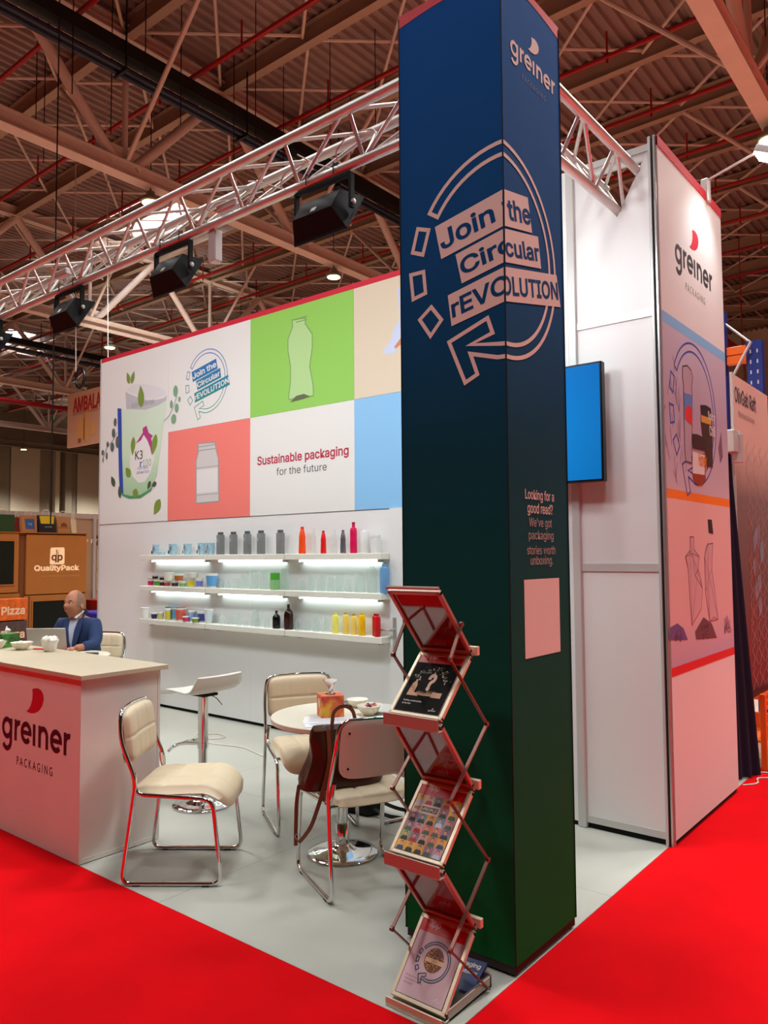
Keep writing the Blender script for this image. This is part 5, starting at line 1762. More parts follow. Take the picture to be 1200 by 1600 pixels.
def art_question(lay, W, H):
    lay(G2().rect(0, W, 0, H), 'cover_print', mat('mag_black', (16, 16, 12), 0.7, spec=.15), .0)
    gp, gg_, gd_ = G2(), G2(), G2()
    random.seed(4)
    for q in range(70):
        a = random.uniform(15, 165)
        r_ = random.uniform(.055, .085)
        (gp if q % 4 == 0 else gg_).leaf(.098 + r_ * 1.05 * math.cos(math.radians(a)), H * .42 + r_ * math.sin(math.radians(a)), random.uniform(.007, .013), .0025, random.uniform(0, 360))
    gb_ = G2()
    gb_.poly([(.022, H * .24), (.050, H * .24), (.050, H * .40), (.043, H * .46), (.043, H * .49), (.034, H * .49), (.034, H * .46), (.026, H * .42)])
    gb_.rect(.05, .072, H * .24, H * .29).rect(.130, .172, H * .24, H * .32)
    for q in range(12):
        u = .058 + q * .0075
        gb_.poly([(u, H * .255), (u + .007, H * .255), (u + .0035, H * (.31 + .04 * random.random()))])
    lay(gg_, 'cover_picture', mat('mag_green', (70, 82, 56), 0.5), .0003)
    lay(gp, 'cover_picture', mat('mag_cream', (206, 186, 160), 0.5), .0004)
    lay(gb_, 'cover_picture', mat('mag_kraft', (206, 156, 118), 0.5), .0005)
    g = G2().text('?', .084, .120, H * .33, H * .60, bold=.035)
    lay(g, 'question_mark', mat('mag_kraft2', (222, 178, 146), 0.5), .0007)
    lay(G2().text('Putting sustainability', .022, .104, H * .145, H * .175, bold=.02).text('to the test', .022, .060, H * .105, H * .130, bold=.02), 'small_print', M_MAGW, .0006)
    k_ = .030 / 6.4
    lay(logo_word().xf(k_, 0, .148, H * .045), 'logo_word', M_MAGW, .0006)
    lay(logo_drop().xf(k_, 0, .148, H * .045), 'logo_drop', M_MAGW, .0006)


def art_people(lay, W, H):
    lay(G2().rect(0, W, 0, H), 'cover_print', mat('mag_pale', (214, 190, 170), 0.5), .0)
    cols = [(226, 160, 40), (196, 140, 150), (110, 130, 140), (214, 120, 90), (150, 160, 90), (206, 170, 150), (150, 110, 130), (230, 176, 60)]
    cl = [(24, 22, 28), (30, 30, 34), (170, 20, 40), (40, 60, 110), (190, 200, 220), (70, 90, 60)]
    bgs, clo, fac = {}, {}, G2()
    hair = G2()
    random.seed(9)
    cw, rh = W / 5, H * .765 / 6
    for r_ in range(6):
        for c_ in range(5):
            u, v = c_ * cw, H * .765 - (r_ + 1) * rh
            b = random.randrange(len(cols))
            bgs.setdefault(b, G2()).rect(u, u + cw, v, v + rh)
            if r_ == 1 and c_ < 3:
                continue
            k_ = random.randrange(len(cl))
            clo.setdefault(k_, G2()).poly([(u + cw * .1, v), (u + cw * .9, v), (u + cw * .82, v + rh * .36), (u + cw * .6, v + rh * .48), (u + cw * .4, v + rh * .48), (u + cw * .18, v + rh * .36)])
            hair.ell(u + cw * .5, v + rh * .74, cw * .17, rh * .2, 10)
            fac.ell(u + cw * .5, v + rh * .66, cw * .14, rh * .19, 10)
            fac.rect(u + cw * .44, u + cw * .56, v + rh * .4, v + rh * .6)
    for b, g in bgs.items():
        lay(g, 'portrait_ground', mat('mag_tile_%d' % b, cols[b], 0.5), .0002)
    for b, g in clo.items():
        lay(g, 'portrait_clothes', mat('mag_cloth_%d' % b, cl[b], 0.5), .0004)
    lay(hair, 'portrait_hair', mat('mag_hair', (46, 28, 22), 0.5), .0004)
    lay(fac, 'portrait_face', mat('mag_face', (206, 150, 120), 0.5), .0006)
    v = H * .765 - 2 * rh
    lay(G2().rect(0, W * .6, v, v + rh), 'headline_ground', mat('mag_peach', (232, 200, 176), 0.5), .0007)
    lay(G2().rect(W * .205, W * .57, v + rh * .25, v + rh * .78), 'headline_box', mat('mag_dark', (38, 44, 44), 0.5), .0009)
    lay(G2().text('WE', W * .03, W * .18, v + rh * .34, v + rh * .68, bold=.01), 'headline', mat('mag_dark', (38, 44, 44)), .0009)
    lay(G2().text('rPEOPLE!', W * .225, W * .555, v + rh * .34, v + rh * .68, bold=.02), 'headline', M_MAGW, .0011)


def art_circle(lay, W, H):
    lay(G2().rect(0, W, 0, H), 'cover_print', mat('mag_lilac', (206, 176, 182), 0.45), .0)
    g1, g2, g3 = revolution(.03)
    lay(g1.xf(.155, 0, .104, H * .455), 'badge_outline', mat('mag_blue_grey', (72, 82, 104), 0.5), .0003)
    c = G2().ell(.104, H * .475, .040, .042, 28)
    lay(c, 'round_picture', mat('mag_nuts', (122, 72, 34), 0.5), .0003)
    gq, gw = G2(), G2()
    random.seed(6)
    for q in range(80):
        a, r_ = random.uniform(0, 6.28), .037 * math.sqrt(random.random())
        (gq if q % 2 else gw).ell(.104 + r_ * math.cos(a), H * .475 + r_ * math.sin(a), .0032, .0022, 7, random.uniform(0, 180))
    lay(gq, 'round_picture', mat('mag_nut_light', (206, 150, 84), 0.5), .0005)
    lay(gw, 'round_picture', mat('mag_nut_dark', (60, 30, 18), 0.5), .0005)
    lay(G2().rect(.068, .144, H * .44, H * .49), 'round_label', mat('mag_label', (226, 190, 140), 0.5), .0007)
    lay(G2().text('Lebensmittel aus', .096, .138, H * .46, H * .472), 'small_print', mat('mag_dark', (38, 44, 44)), .0009)
    for i, (s_, a, b) in enumerate((('Driving sustainability', .016, .094), ('from product design', .016, .092), ('high quality', .016, .056))):
        lay(G2().text(s_, a, b, H * (.205 - i * .042), H * (.232 - i * .042)), 'small_print', mat('mag_rose_text', (140, 104, 120), 0.5), .0004)
    k_ = .030 / 6.4
    lay(logo_word().xf(k_, 0, .152, H * .05), 'logo_word', M_MAGW, .0005)
    lay(logo_drop().xf(k_, 0, .152, H * .05), 'logo_drop', M_MAGW, .0005)


mag(2, 'black covered brochure with a big question mark, top one in the stand', art_question)
mag(1, 'brochure covered with small portraits, middle one in the stand', art_people)
mag(0, 'lilac brochure with a round arrow badge, lowest in the stand', art_circle)
# magazines lying in the base tray, and a thin stack edge
nv = thing('magazine', 'dark blue magazine lying in the base of the brochure stand', 'magazine', (-.155, -.29, 0))
Mm = Matrix.Translation((-.01, .11, .02)) @ Matrix.Rotation(math.radians(24), 4, 'X') @ Matrix.Rotation(0.06, 4, 'Z')
MB().box(-.1, .1, -.14, .10, 0, .012, Mm).build('cover', mat('navy_cover', (20, 34, 96), 0.3, noise=(30, .3)), nv)
g = G2().text('packaging', -.03, .085, .06, .085, bold=.02).text('stories', .02, .085, .035, .052, bold=.02)
o3 = Mm.to_3x3()
g.lay('title', M_MAGW, nv, Mm @ Vector((0, 0, .0125)), o3 @ Vector((1, 0, 0)), o3 @ Vector((0, 1, 0)), .0005)
for q in range(3):
    MB().rbox(-.095, .095, -.15 + q * .004, .10, -.006 - .004 * q, -.0025 - .004 * q, .0005, 1, Mm).build('inner_pages', mat('pages', (150, 40, 40) if q == 1 else (190, 180, 170), .6), nv)

# ================================================================ things on the round table
TZ = .7385
tb2 = thing('tissue_box', 'orange and pink tissue box with a tissue sticking out on the round table', 'tissue box', (-1.375, .455, TZ), math.radians(-34))
mo = mat('orange_carton', (226, 110, 60), 0.5)
nt = mo.node_tree   # blotchy orange, pink and yellow print of the carton
tcx = nt.nodes.new('ShaderNodeTexCoord'); nz = nt.nodes.new('ShaderNodeTexNoise'); nz.inputs['Scale'].default_value = 14; rp = nt.nodes.new('ShaderNodeValToRGB')
rp.color_ramp.elements[0].position = .35; rp.color_ramp.elements[0].color = (*rgb(206, 66, 66), 1)
rp.color_ramp.elements[1].position = .66; rp.color_ramp.elements[1].color = (*rgb(244, 190, 60), 1)
e_ = rp.color_ramp.elements.new(.5); e_.color = (*rgb(232, 120, 60), 1)
nt.links.new(tcx.outputs['Object'], nz.inputs['Vector']); nt.links.new(nz.outputs['Fac'], rp.inputs[0]); nt.links.new(rp.outputs[0], nt.nodes['Principled BSDF'].inputs['Base Color'])
MB().rbox(-.062, .062, -.062, .062, 0, .118, .003, 1).build('box', mo, tb2)
G2().poly([(-.028, .072), (0, .044), (.028, .072), (.02, .098), (-.02, .098)]).lay('printed_diamond', mat('carton_pale', (240, 206, 176), 0.5), tb2, (0, -.062, 0), XU, ZU, .0008)
MB().lathe([(.03, 0), (.026, .001), (0, .001)], (0, 0, .1183), 20).build('opening', M_RUB, tb2)
tissue(tb2, .117, 1.15, 5)
b1 = bowl('white bowl of wrapped berries on the round table', (-1.225, .60, TZ), .066, .052, 'bowls on the round table')
b2 = bowl('cream bowl behind the orange tissue box', (-1.42, .73, TZ), .062, .045, 'bowls on the round table')
random.seed(21)
for m_, nm, lab, n_ in ((mat('berry_dark', (30, 22, 34), .3), 'dark_sweets', 'dark wrapped sweets heaped in the bowl on the round table', 9), (mat('sweet_pink', (220, 120, 110), .4), 'pink_sweets', 'pink wrapped sweets heaped in the bowl on the round table', 9)):
    mb = MB()
    for q in range(n_):
        a, r_ = random.uniform(0, 6.28), random.uniform(0, .038)
        mb.lathe([(0, 0), (.009, .004), (.010, .008), (0, .014)], (r_ * math.cos(a), r_ * math.sin(a), .038 + random.uniform(0, .014)), 8)
    o = mb.build(nm, m_, None, True, loc=(-1.225, .60, TZ))
    tag(o, lab, 'sweets', kind='stuff')
for i, (dx, dy, r_, lab) in enumerate(((0, 0, .12, 'upper white printed sheet under the tissue box on the round table'), (.05, -.05, .38, 'lower white printed sheet at the table edge by the handbag'))):
    pp = thing('paper_sheet', lab, 'paper', (-1.30 + dx, .365 + dy + .02, TZ + .0006 + .0012 * (1 - i)), math.radians(40) + r_ * .5)
    MB().box(-.148, .148, -.085, .085, 0, .001).build('sheet', mat('paper_white', (236, 234, 236), .6), pp)
    g = G2()
    for q in range(9):
        g.rect(-.12, .10 - .03 * (q % 3), .065 - q * .015, .069 - q * .015)
    g.lay('print_lines', mat('paper_lines', (170, 176, 196), .6), pp, (0, 0, .001), XU, YU, .0004)
l2 = thing('laptop', 'closed silver laptop on the round table beside the brochure stand', 'laptop', (-1.13, .775, TZ), math.radians(22))
MB().rbox(-.155, .155, -.11, .11, .0008, .009, .003, 2).build('keyboard_base', M_ALU, l2)
MB().rbox(-.155, .155, -.11, .11, .0098, .0165, .003, 2).build('lid', mat('laptop_pale', (216, 214, 208), 0.3, metal=.3), l2)
MB().box(-.15, .15, -.105, .105, .0088, .0100).build('rubber_seal', M_RUB, l2)
o = MB().rbox(-.035, .035, -.075, .075, 0.0006, .009, .004, 2).build('phone', mat('phone_dark', (40, 38, 40), .2), None, True, 40, loc=(-1.50, .77, TZ), rot=(0, 0, .9))
tag(o, 'dark phone lying behind the orange tissue box', 'phone')

# ================================================================ handbag on the chair
M_BAG = mat('brown_leather', (66, 28, 16), 0.28, bump=(40, .25, .003), noise=(12, .25))
M_STRAP = mat('tan_strap', (122, 62, 36), 0.4)
fa_ = math.radians(154)
fdir, ldir = Vector((math.cos(fa_), math.sin(fa_), 0)), Vector((-math.sin(fa_), math.cos(fa_), 0))   # ldir = chair's left (away to the lower left)
hb = thing('handbag', 'dark brown leather handbag leaning in the chair, strap hanging down', 'bag', (-1.075, .335, 0), fa_)
bgm = MB()
n1, n2 = 26, 14
for j in range(n2 + 1):
    v = j / n2
    z = .482 + .292 * v
    wy = .205 - .045 * v + .012 * math.sin(v * 9)
    th = .070 * (1 - .80 * v ** 1.6) + .006
    for i in range(n1):
        a = 2 * PI * i / n1
        ca, sa = math.cos(a), math.sin(a)
        q = 1 / ((abs(ca) ** 5 + abs(sa) ** 5) ** .2)
        wob = .010 * math.sin(5 * a + 7 * v) * (1 - v)
        bgm.v.append((-.085 + th * ca * q + .05 * (1 - v) + wob * .5, .105 + wy * sa * q + wob, z + .012 * math.sin(a * 2) * v))
for j in range(n2):
    for i in range(n1):
        k = (i + 1) % n1
        bgm.f.append((j * n1 + i, j * n1 + k, (j + 1) * n1 + k, (j + 1) * n1 + i))
bgm.f.append(tuple(range(n1 - 1, -1, -1)))
bgm.f.append(tuple(n2 * n1 + i for i in range(n1)))
bgm.build('bag_body', M_BAG, hb, True, 60)


def strap(pts, wd, name, m_=M_STRAP, th=.0035):
    pts = fillet(pts, .05, 6)
    mb = MB()
    n = len(pts)
    for i, p in enumerate(pts):
        a, b = pts[max(0, i - 1)], pts[min(n - 1, i + 1)]
        t_ = (b - a).normalized()
        s_ = t_.cross(Vector((1, 0, 0.05)))
        s_ = s_.normalized() * wd / 2
        nn = t_.cross(s_).normalized() * th / 2
        for x, y in ((-1, -1), (1, -1), (1, 1), (-1, 1)):
            mb.v.append(tuple(p + s_ * x + nn * y))
    for i in range(n - 1):
        for k in range(4):
            l = (k + 1) % 4
            mb.f.append((i * 4 + k, i * 4 + l, i * 4 + 4 + l, i * 4 + 4 + k))
    mb.f += [(3, 2, 1, 0), tuple((n - 1) * 4 + k for k in range(4))]
    return mb.build(name, m_, hb, True, 40)


strap([(-.085, .175, .755), (-.085, .165, .85), (-.088, .115, .875), (-.09, .065, .85), (-.09, .045, .765)], .018, 'carry_handle')
strap([(-.12, .205, .77), (-.13, .20, .62), (-.13, .245, .46), (-.10, .285, .32), (-.07, .315, .265), (-.05, .33, .24)], .020, 'shoulder_strap')
strap([(-.02, .318, .50), (-.01, .328, .42), (-.02, .335, .27), (-.03, .338, .22)], .018, 'shoulder_strap')
MB().tube(arc_pts := [(-.085 + .0 * math.cos(a / 10 * 2 * PI), .205 + .013 * math.cos(a / 10 * 2 * PI), .772 + .013 * math.sin(a / 10 * 2 * PI)) for a in range(10)], .0022, 6, True).build('ring', M_ALU, hb, True)
MB().tube([(-.03 + .0, .33 + .012 * math.cos(a / 10 * 2 * PI), .262 + .012 * math.sin(a / 10 * 2 * PI)) for a in range(10)], .0022, 6, True).build('ring', M_ALU, hb, True)

# black bag with straps on the floor
bb = thing('rucksack', 'black bag with loose straps on the floor under the hidden chair', 'bag', (-1.70, 1.10, 0))
mb = MB()
mb.rbox(-.12, .12, -.08, .08, .002, .19, .035, 3)
mb.v = [(x + .01 * math.sin(y * 40 + z * 20), y + .012 * math.sin(x * 30), z) for x, y, z in mb.v]
mb.build('bag_body', mat('black_fabric', (14, 14, 18), .8), bb, True, 60)
hb2 = hb
hb = bb
strap([(.10, .0, .10), (.20, .06, .05), (.26, .16, .012), (.34, .20, .010), (.36, .30, .012), (.30, .33, .010)], .022, 'loose_strap', M_RUB)
strap([(.10, -.04, .06), (.20, -.02, .02), (.30, .04, .010)], .022, 'loose_strap', M_RUB)
# white leads on the floor
for i, (pts, lab) in enumerate((([(-4.35, 1.95, .006), (-4.2, 1.7, .006), (-4.0, 1.72, .006), (-3.92, 1.85, .006), (-4.1, 1.92, .006), (-4.2, 1.8, .006), (-3.9, 1.62, .006), (-3.55, 1.72, .006), (-3.2, 1.62, .006)], 'white extension lead coiled on the floor behind the bar stool'),
                                ([(.02, 3.10, .009), (.1, 3.2, .009), (.05, 3.35, .009), (.14, 3.4, .009), (.10, 3.55, .009), (.03, 3.5, .009)], 'white cable curled on the red carpet by the navy curtain'))):
    o = MB().tube(fillet(pts, .09, 6), .0055, 8).build('extension_lead', M_LEAD, None, True)
    tag(o, lab, 'cable')

# ================================================================ the man behind the counter
def skin_mesh(name, joints, edges, sub=2, root=0):
    """continuous surface grown along connected joints: {(x, y, z, rx, ry)}"""
    me = bpy.data.meshes.new(name + '_sk')
    me.from_pydata([j[:3] for j in joints], edges, [])
    o = bpy.data.objects.new(name + '_sk', me)
    COL.objects.link(o)
    o.modifiers.new('s', 'SKIN')
    sl = me.skin_vertices[0].data
    for i, j in enumerate(joints):
        sl[i].radius = (j[3], j[4] if len(j) > 4 else j[3])
        sl[i].use_root = (i == root)
    sb = o.modifiers.new('u', 'SUBSURF')
    sb.levels = sub
    dg = bpy.context.evaluated_depsgraph_get()
    dg.update()
    out = bpy.data.meshes.new_from_object(o.evaluated_get(dg))
    bpy.data.objects.remove(o)
    out.polygons.foreach_set('use_smooth', [True] * len(out.polygons))
    return out


M_SKIN = mat('skin', (168, 108, 78), 0.55)
man = thing('person', 'bald man in a blue jacket sitting behind the counter, head turned to the left', 'person', (-5.45, 1.35, 0), math.radians(-60))
# local: +X forward, +Y his left
# body: pelvis, belly, chest, neck; arms; legs, one continuous figure
BJ = [(-.03, 0, .54, .15, .12), (.0, 0, .68, .16, .13), (.05, 0, .84, .17, .125), (.08, 0, .97, .13, .085), (.11, 0, 1.045, .06), (.125, 0, 1.10, .055),
      (.08, .155, .965, .065), (.15, .20, .83, .052), (.22, .22, .775, .045), (.36, .18, .785, .034), (.41, .15, .785, .028),
      (.08, -.155, .965, .065), (.13, -.20, .83, .052), (.20, -.22, .78, .045), (.36, -.17, .785, .034), (.41, -.13, .785, .028),
      (.02, .09, .52, .095), (.40, .12, .50, .065), (.42, .13, .12, .045), (.42, .13, .055, .04), (.53, .14, .04, .032),
      (.02, -.09, .52, .095), (.40, -.12, .50, .065), (.42, -.13, .12, .045), (.42, -.13, .055, .04), (.53, -.14, .04, .032)]
BE = [(0, 1), (1, 2), (2, 3), (3, 4), (4, 5), (3, 6), (6, 7), (7, 8), (8, 9), (9, 10), (3, 11), (11, 12), (12, 13), (13, 14), (14, 15),
      (0, 16), (16, 17), (17, 18), (18, 19), (19, 20), (0, 21), (21, 22), (22, 23), (23, 24), (24, 25)]
body = skin_mesh('body', BJ, BE)
bm = bmesh.new()
bm.from_mesh(body)
# head: a shaped ellipsoid with brow, nose, mouth, chin and ears, turned towards the left of the picture
HM = Matrix.Translation((.150, -.005, 1.165)) @ Matrix.Rotation(math.radians(-14), 4, 'Z') @ Matrix.Rotation(math.radians(-6), 4, 'Y') @ Matrix.Scale(1.06, 4)


def head_pt(th, ph):
    """th 0 top .. pi chin; ph 0 = front (+X)"""
    x = math.sin(th) * math.cos(ph)
    y = math.sin(th) * math.sin(ph)
    z = math.cos(th)
    px, py, pz = .097 * x, .077 * y, .122 * z
    if z < 0:
        py *= 1 - .30 * z * z
        px *= 1 - .12 * z * z if x > 0 else 1 - .45 * z * z
        px += .010 * (-z) if x > 0 else 0
    if x > 0:
        def g(y0, z0, s1, s2):
            return math.exp(-((py - y0) / s1) ** 2 - ((pz - z0) / s2) ** 2)
        px += .026 * g(0, -.028, .012, .016) + .012 * g(0, -.004, .009, .022)          # nose
        px += .007 * g(.03, .022, .022, .008) + .007 * g(-.03, .022, .022, .008)       # brows
        px -= .010 * g(.031, .004, .016, .010) + .010 * g(-.031, .004, .016, .010)     # sockets
        px += .006 * g(0, -.058, .022, .005) + .006 * g(0, -.069, .020, .005) - .004 * g(0, -.0635, .022, .003)
        px += .009 * g(0, -.100, .022, .016)                                             # chin
        px += .005 * g(.042, -.03, .02, .02) + .005 * g(-.042, -.03, .02, .02)
    return Vector((px, py, pz))


nth, nph = 44, 56
grid = []
for i in range(nth + 1):
    th = PI * i / nth
    grid.append([bm.verts.new(HM @ head_pt(th, 2 * PI * k / nph)) for k in range(nph)] if 0 < i < nth else [bm.verts.new(HM @ head_pt(th, 0))])
for i in range(nth):
    for k in range(nph):
        l = (k + 1) % nph
        a = grid[i][k % len(grid[i])]
        b = grid[i][l % len(grid[i])]
        c = grid[i + 1][l % len(grid[i + 1])]
        d = grid[i + 1][k % len(grid[i + 1])]
        vs = []
        for q in (a, d, c, b):
            if q not in vs:
                vs.append(q)
        if len(vs) >= 3:
            bm.faces.new(vs)
# hands: palm, four fingers of different lengths and a thumb from the side, lightly curled on the table
for s_ in (1, -1):
    wr = Vector((.41, s_ * (.15 if s_ > 0 else .13), .785))
    f_ = Vector((.93, -s_ * .35, -.1)).normalized()
    sd = Vector((0, 0, 1)).cross(f_).normalized()
    up = Vector((0, 0, 1))
    J = [tuple(wr - f_ * .01) + (.026, .018), tuple(wr + f_ * .03) + (.036, .015), tuple(wr + f_ * .075) + (.040, .013)]
    E_ = [(0, 1), (1, 2)]
    for fi, (off, ln) in enumerate(((-.030, .062), (-.010, .074), (.011, .068), (.030, .054))):
        b0 = len(J)
        base = wr + f_ * .082 + sd * off * 1.0
        for q in range(4):
            t_ = q / 3
            p_ = base + f_ * ln * t_ * .92 + sd * off * .25 * t_ - up * (.022 * t_ * t_)
            J.append(tuple(p_) + (.0088 - .0015 * t_,))
            E_.append((b0 + q - 1, b0 + q) if q else (2, b0))
    b0 = len(J)
    for q in range(3):
        t_ = q / 2
        p_ = wr + f_ * (.03 + .05 * t_) - sd * (-s_) * (.034 + .022 * t_) - up * .010 * t_
        J.append(tuple(p_) + (.011 - .002 * t_,))
        E_.append((b0 + q - 1, b0 + q) if q else (1, b0))
    hm = skin_mesh('hand', J, E_, 2)
    bm.from_mesh(hm)
    bpy.data.meshes.remove(hm)
# ears
for s_ in (1, -1):
    for k in range(1):
        em = MB().lathe([(0, -.006), (.019, -.004), (.026, .0), (.020, .006), (.010, .003), (0, .002)], seg=14)
        q0 = [bm.verts.new(HM @ (Matrix.Translation((-.008, s_ * .077, -.012)) @ Matrix.Rotation(s_ * -PI / 2 + s_ * .25, 4, 'X') @ Vector((v[0] * .7, v[1] * 1.25, v[2])))) for v in em.v]
        for f in em.f:
            try:
                bm.faces.new([q0[i] for i in f])
            except Exception:
                pass
nb = bpy.data.meshes.new('body')
bmesh.ops.recalc_face_normals(bm, faces=bm.faces[:])
bm.to_mesh(nb)
bm.free()
nb.polygons.foreach_set('use_smooth', [True] * len(nb.polygons))
put('body', nb, M_SKIN, man)
# stubble and cropped grey hair: a thin cap on the back and sides of the head
hc = MB()
rows = []
for i in range(4, 26):
    th = PI * i / nth
    r_ = []
    lim = 62 + 30 * max(0, (12 - i)) / 12
    for k in range(41):
        ph = math.radians(lim + (360 - 2 * lim) * k / 40)
        r_.append(HM @ (head_pt(th, ph) * 1.012))
    rows.append(r_)
hc.v = [tuple(p) for r_ in rows for p in r_]
hc.f = [(i * 41 + k, (i + 1) * 41 + k, (i + 1) * 41 + k + 1, i * 41 + k + 1) for i in range(len(rows) - 1) for k in range(40)]
hc.build('cropped_hair', mat('grey_stubble', (136, 102, 82), 0.8, noise=(90, .3)), man, True)
for s_ in (1, -1):
    ey = MB().lathe([(0, -.011), (.008, -.008), (.0115, 0), (.008, .008), (0, .011)], seg=14)
    ey.v = [tuple(HM @ Vector((.079 + v[0] * .9, s_ * .030 + v[1], .003 + v[2] * .55))) for v in ey.v]
    e1 = ey.build('eye', mat('eye_white', (206, 196, 186), .3), man, True)
    ir = MB().lathe([(.0052, 0), (.004, .0015), (0, .002)], seg=12)
    ir.v = [tuple(HM @ (Vector((.0885, s_ * .030 - .002, .004)) + Vector((v[2], v[0], v[1])))) for v in ir.v]
    ir.build('iris', mat('iris_dark', (36, 24, 18), .2), e1, True)
    bw_ = MB().tube([HM @ Vector((.093 - .020 * abs(q) ** 2, s_ * (.030 + .017 * q), .0235 + .004 * (1 - q * q))) for q in (-1, -.5, 0, .5, 1)], [.002, .0035, .004, .0035, .0015], 6)
    bw_.build('eyebrow', mat('brow_dark', (58, 44, 36), .8), man, True)
lp_ = MB().tube([HM @ Vector((.1035 - .016 * q * q, .021 * q, -.0635)) for q in (-1, -.6, -.2, .2, .6, 1)], [.001, .0028, .0034, .0034, .0028, .001], 6)
lp_.build('mouth', mat('lip', (150, 84, 74), .5), man, True)
# clothes
M_JACK = mat('blue_jacket_cloth', (34, 52, 92), 0.85, bump=(300, .2, .001), noise=(10, .12))
JJ = [(-.04, 0, .56, .185, .15), (.0, 0, .69, .185, .152), (.05, 0, .84, .19, .145), (.08, 0, .965, .15, .10), (.075, 0, 1.03, .085, .07),
      (.08, .16, .965, .082), (.15, .212, .83, .068), (.22, .232, .785, .060), (.35, .19, .790, .047),
      (.08, -.16, .965, .082), (.13, -.212, .83, .068), (.20, -.232, .785, .060), (.35, -.18, .790, .047)]
JE = [(0, 1), (1, 2), (2, 3), (3, 4), (3, 5), (5, 6), (6, 7), (7, 8), (3, 9), (9, 10), (10, 11), (11, 12)]
jk = put('jacket', skin_mesh('jacket', JJ, JE, 3), M_JACK, man)


def surf_strip(name, pts, wd, m_, parent, th=.006):
    """a flat cloth strip laid along points"""
    mb = MB()
    n = len(pts)
    for i, p in enumerate(pts):
        p = Vector(p)
        a, b = Vector(pts[max(0, i - 1)]), Vector(pts[min(n - 1, i + 1)])
        t_ = (b - a).normalized()
        s_ = t_.cross(Vector((1, 0, 0))).normalized() * (wd[i] / 2)
        for x, dx in ((-1, 0), (1, 0), (1, th), (-1, th)):
            mb.v.append(tuple(p + s_ * x + Vector((dx, 0, 0))))
    for i in range(n - 1):
        for k in range(4):
            l = (k + 1) % 4
            mb.f.append((i * 4 + k, i * 4 + l, i * 4 + 4 + l, i * 4 + 4 + k))
    mb.f += [(3, 2, 1, 0), tuple((n - 1) * 4 + k for k in range(4))]
    return mb.build(name, m_, parent, True, 40)


surf_strip('shirt_front', [(.135, .0, 1.055), (.170, .0, 1.00), (.200, .0, .93), (.208, .0, .84), (.19, 0, .72)], [.05, .085, .09, .075, .05], mat('pale_shirt', (176, 182, 200), .7), man, .006)
for s_ in (1, -1):
    surf_strip('lapel', [(.100, s_ * .060, 1.072), (.165, s_ * .066, 1.01), (.205, s_ * .062, .93), (.216, s_ * .040, .82), (.20, s_ * .012, .72)], [.03, .05, .06, .045, .02], M_JACK, jk, .008)
    surf_strip('shirt_collar', [(.095, s_ * .052, 1.10), (.150, s_ * .046, 1.075), (.185, s_ * .026, 1.035)], [.03, .036, .02], mat('collar_white', (214, 212, 214), .7), man, .006)
surf_strip('jacket_collar', [(.06, .075, 1.06), (.02, .04, 1.085), (.01, 0, 1.09), (.02, -.04, 1.085), (.06, -.075, 1.06)], [.04, .045, .045, .045, .04], M_JACK, jk, .008)
TJ = [(-.03, 0, .55, .165, .135), (.02, .09, .525, .108), (.40, .12, .505, .078), (.42, .13, .30, .070), (.42, .13, .12, .065), (.02, -.09, .525, .108), (.40, -.12, .505, .078), (.42, -.13, .30, .070), (.42, -.13, .12, .065)]
put('trousers', skin_mesh('trousers', TJ, [(0, 1), (1, 2), (2, 3), (3, 4), (0, 5), (5, 6), (6, 7), (7, 8)], 2), mat('dark_trousers', (30, 32, 44), .85), man)
for s_ in (1, -1):
    put('shoe', skin_mesh('shoe', [(.38, s_ * .13, .050, .043), (.44, s_ * .135, .052, .046), (.55, s_ * .142, .038, .034)], [(0, 1), (1, 2)], 2), M_RUB, man)

# ================================================================ stands behind, on the left
M_KRAFT = mat('kraft_board', (176, 112, 46), 0.75, noise=(3, .06))
M_KRAFTD = mat('kraft_edge', (120, 68, 28), 0.8)
M_WARMP = mat('warm_white_print', (255, 222, 176), 0.5, emit=(255, 214, 160), estr=.28)
QX = -12.0
qp = thing('display_wall', 'brown cardboard display wall with a lit logo, behind the man', 'display', (QX, 4.0, 0))
# local x outward, local y along the wall
MB().box(-.6, -.05, -2.4, 1.16, 0, 2.045).build('board_core', M_KRAFTD, qp)
for (y0, y1, z0, z1) in ((.0, 1.155, .952, 2.02), (-.02, 1.155, .0, .935), (-2.4, -.13, 1.0, 2.04), (-2.4, -.1, 0.02, .985)):
    MB().rbox(-.05, 0, y0, y1, z0, z1, .008, 1).build('board_panel', M_KRAFT, qp)
MB().box(-.6, .02, -2.4, 1.16, 2.045, 2.06).build('top_board', M_KRAFT, qp)
# dark window openings with turf green backing
M_TURF = mat('dark_green_turf', (16, 22, 8), 0.95, bump=(120, .8, .02))
for (y0, y1, z0, z1, nm) in ((.13, 1.0, .30, .83, 'niche'), (-2.3, -.22, 1.15, 1.90, 'niche')):
    MB().box(-.002, .006, y0, y1, z0, z1).build(nm, M_TURF, qp)
    for q in ((y0 - .02, y0, z0 - .02, z1 + .02), (y1, y1 + .02, z0 - .02, z1 + .02), (y0, y1, z1, z1 + .02), (y0, y1, z0 - .02, z0)):
        MB().box(0, .018, *q).build('niche_frame', M_KRAFT, qp)
Q0_ = (QX, 0, 0)
def qlay(g, nm, m_, lf=.001, lab=None):
    return g.lay(nm, m_, qp, (0, -4.0, 0), YU, ZU, lf, lab)
rb = G2()
rb.poly([(4.46, 1.79), (4.44, 1.77), (4.43, 1.50), (4.45, 1.485), (4.69, 1.485), (4.71, 1.50), (4.71, 1.775), (4.69, 1.795)])
qlay(rb, 'logo_tile', M_WARMP, .002)
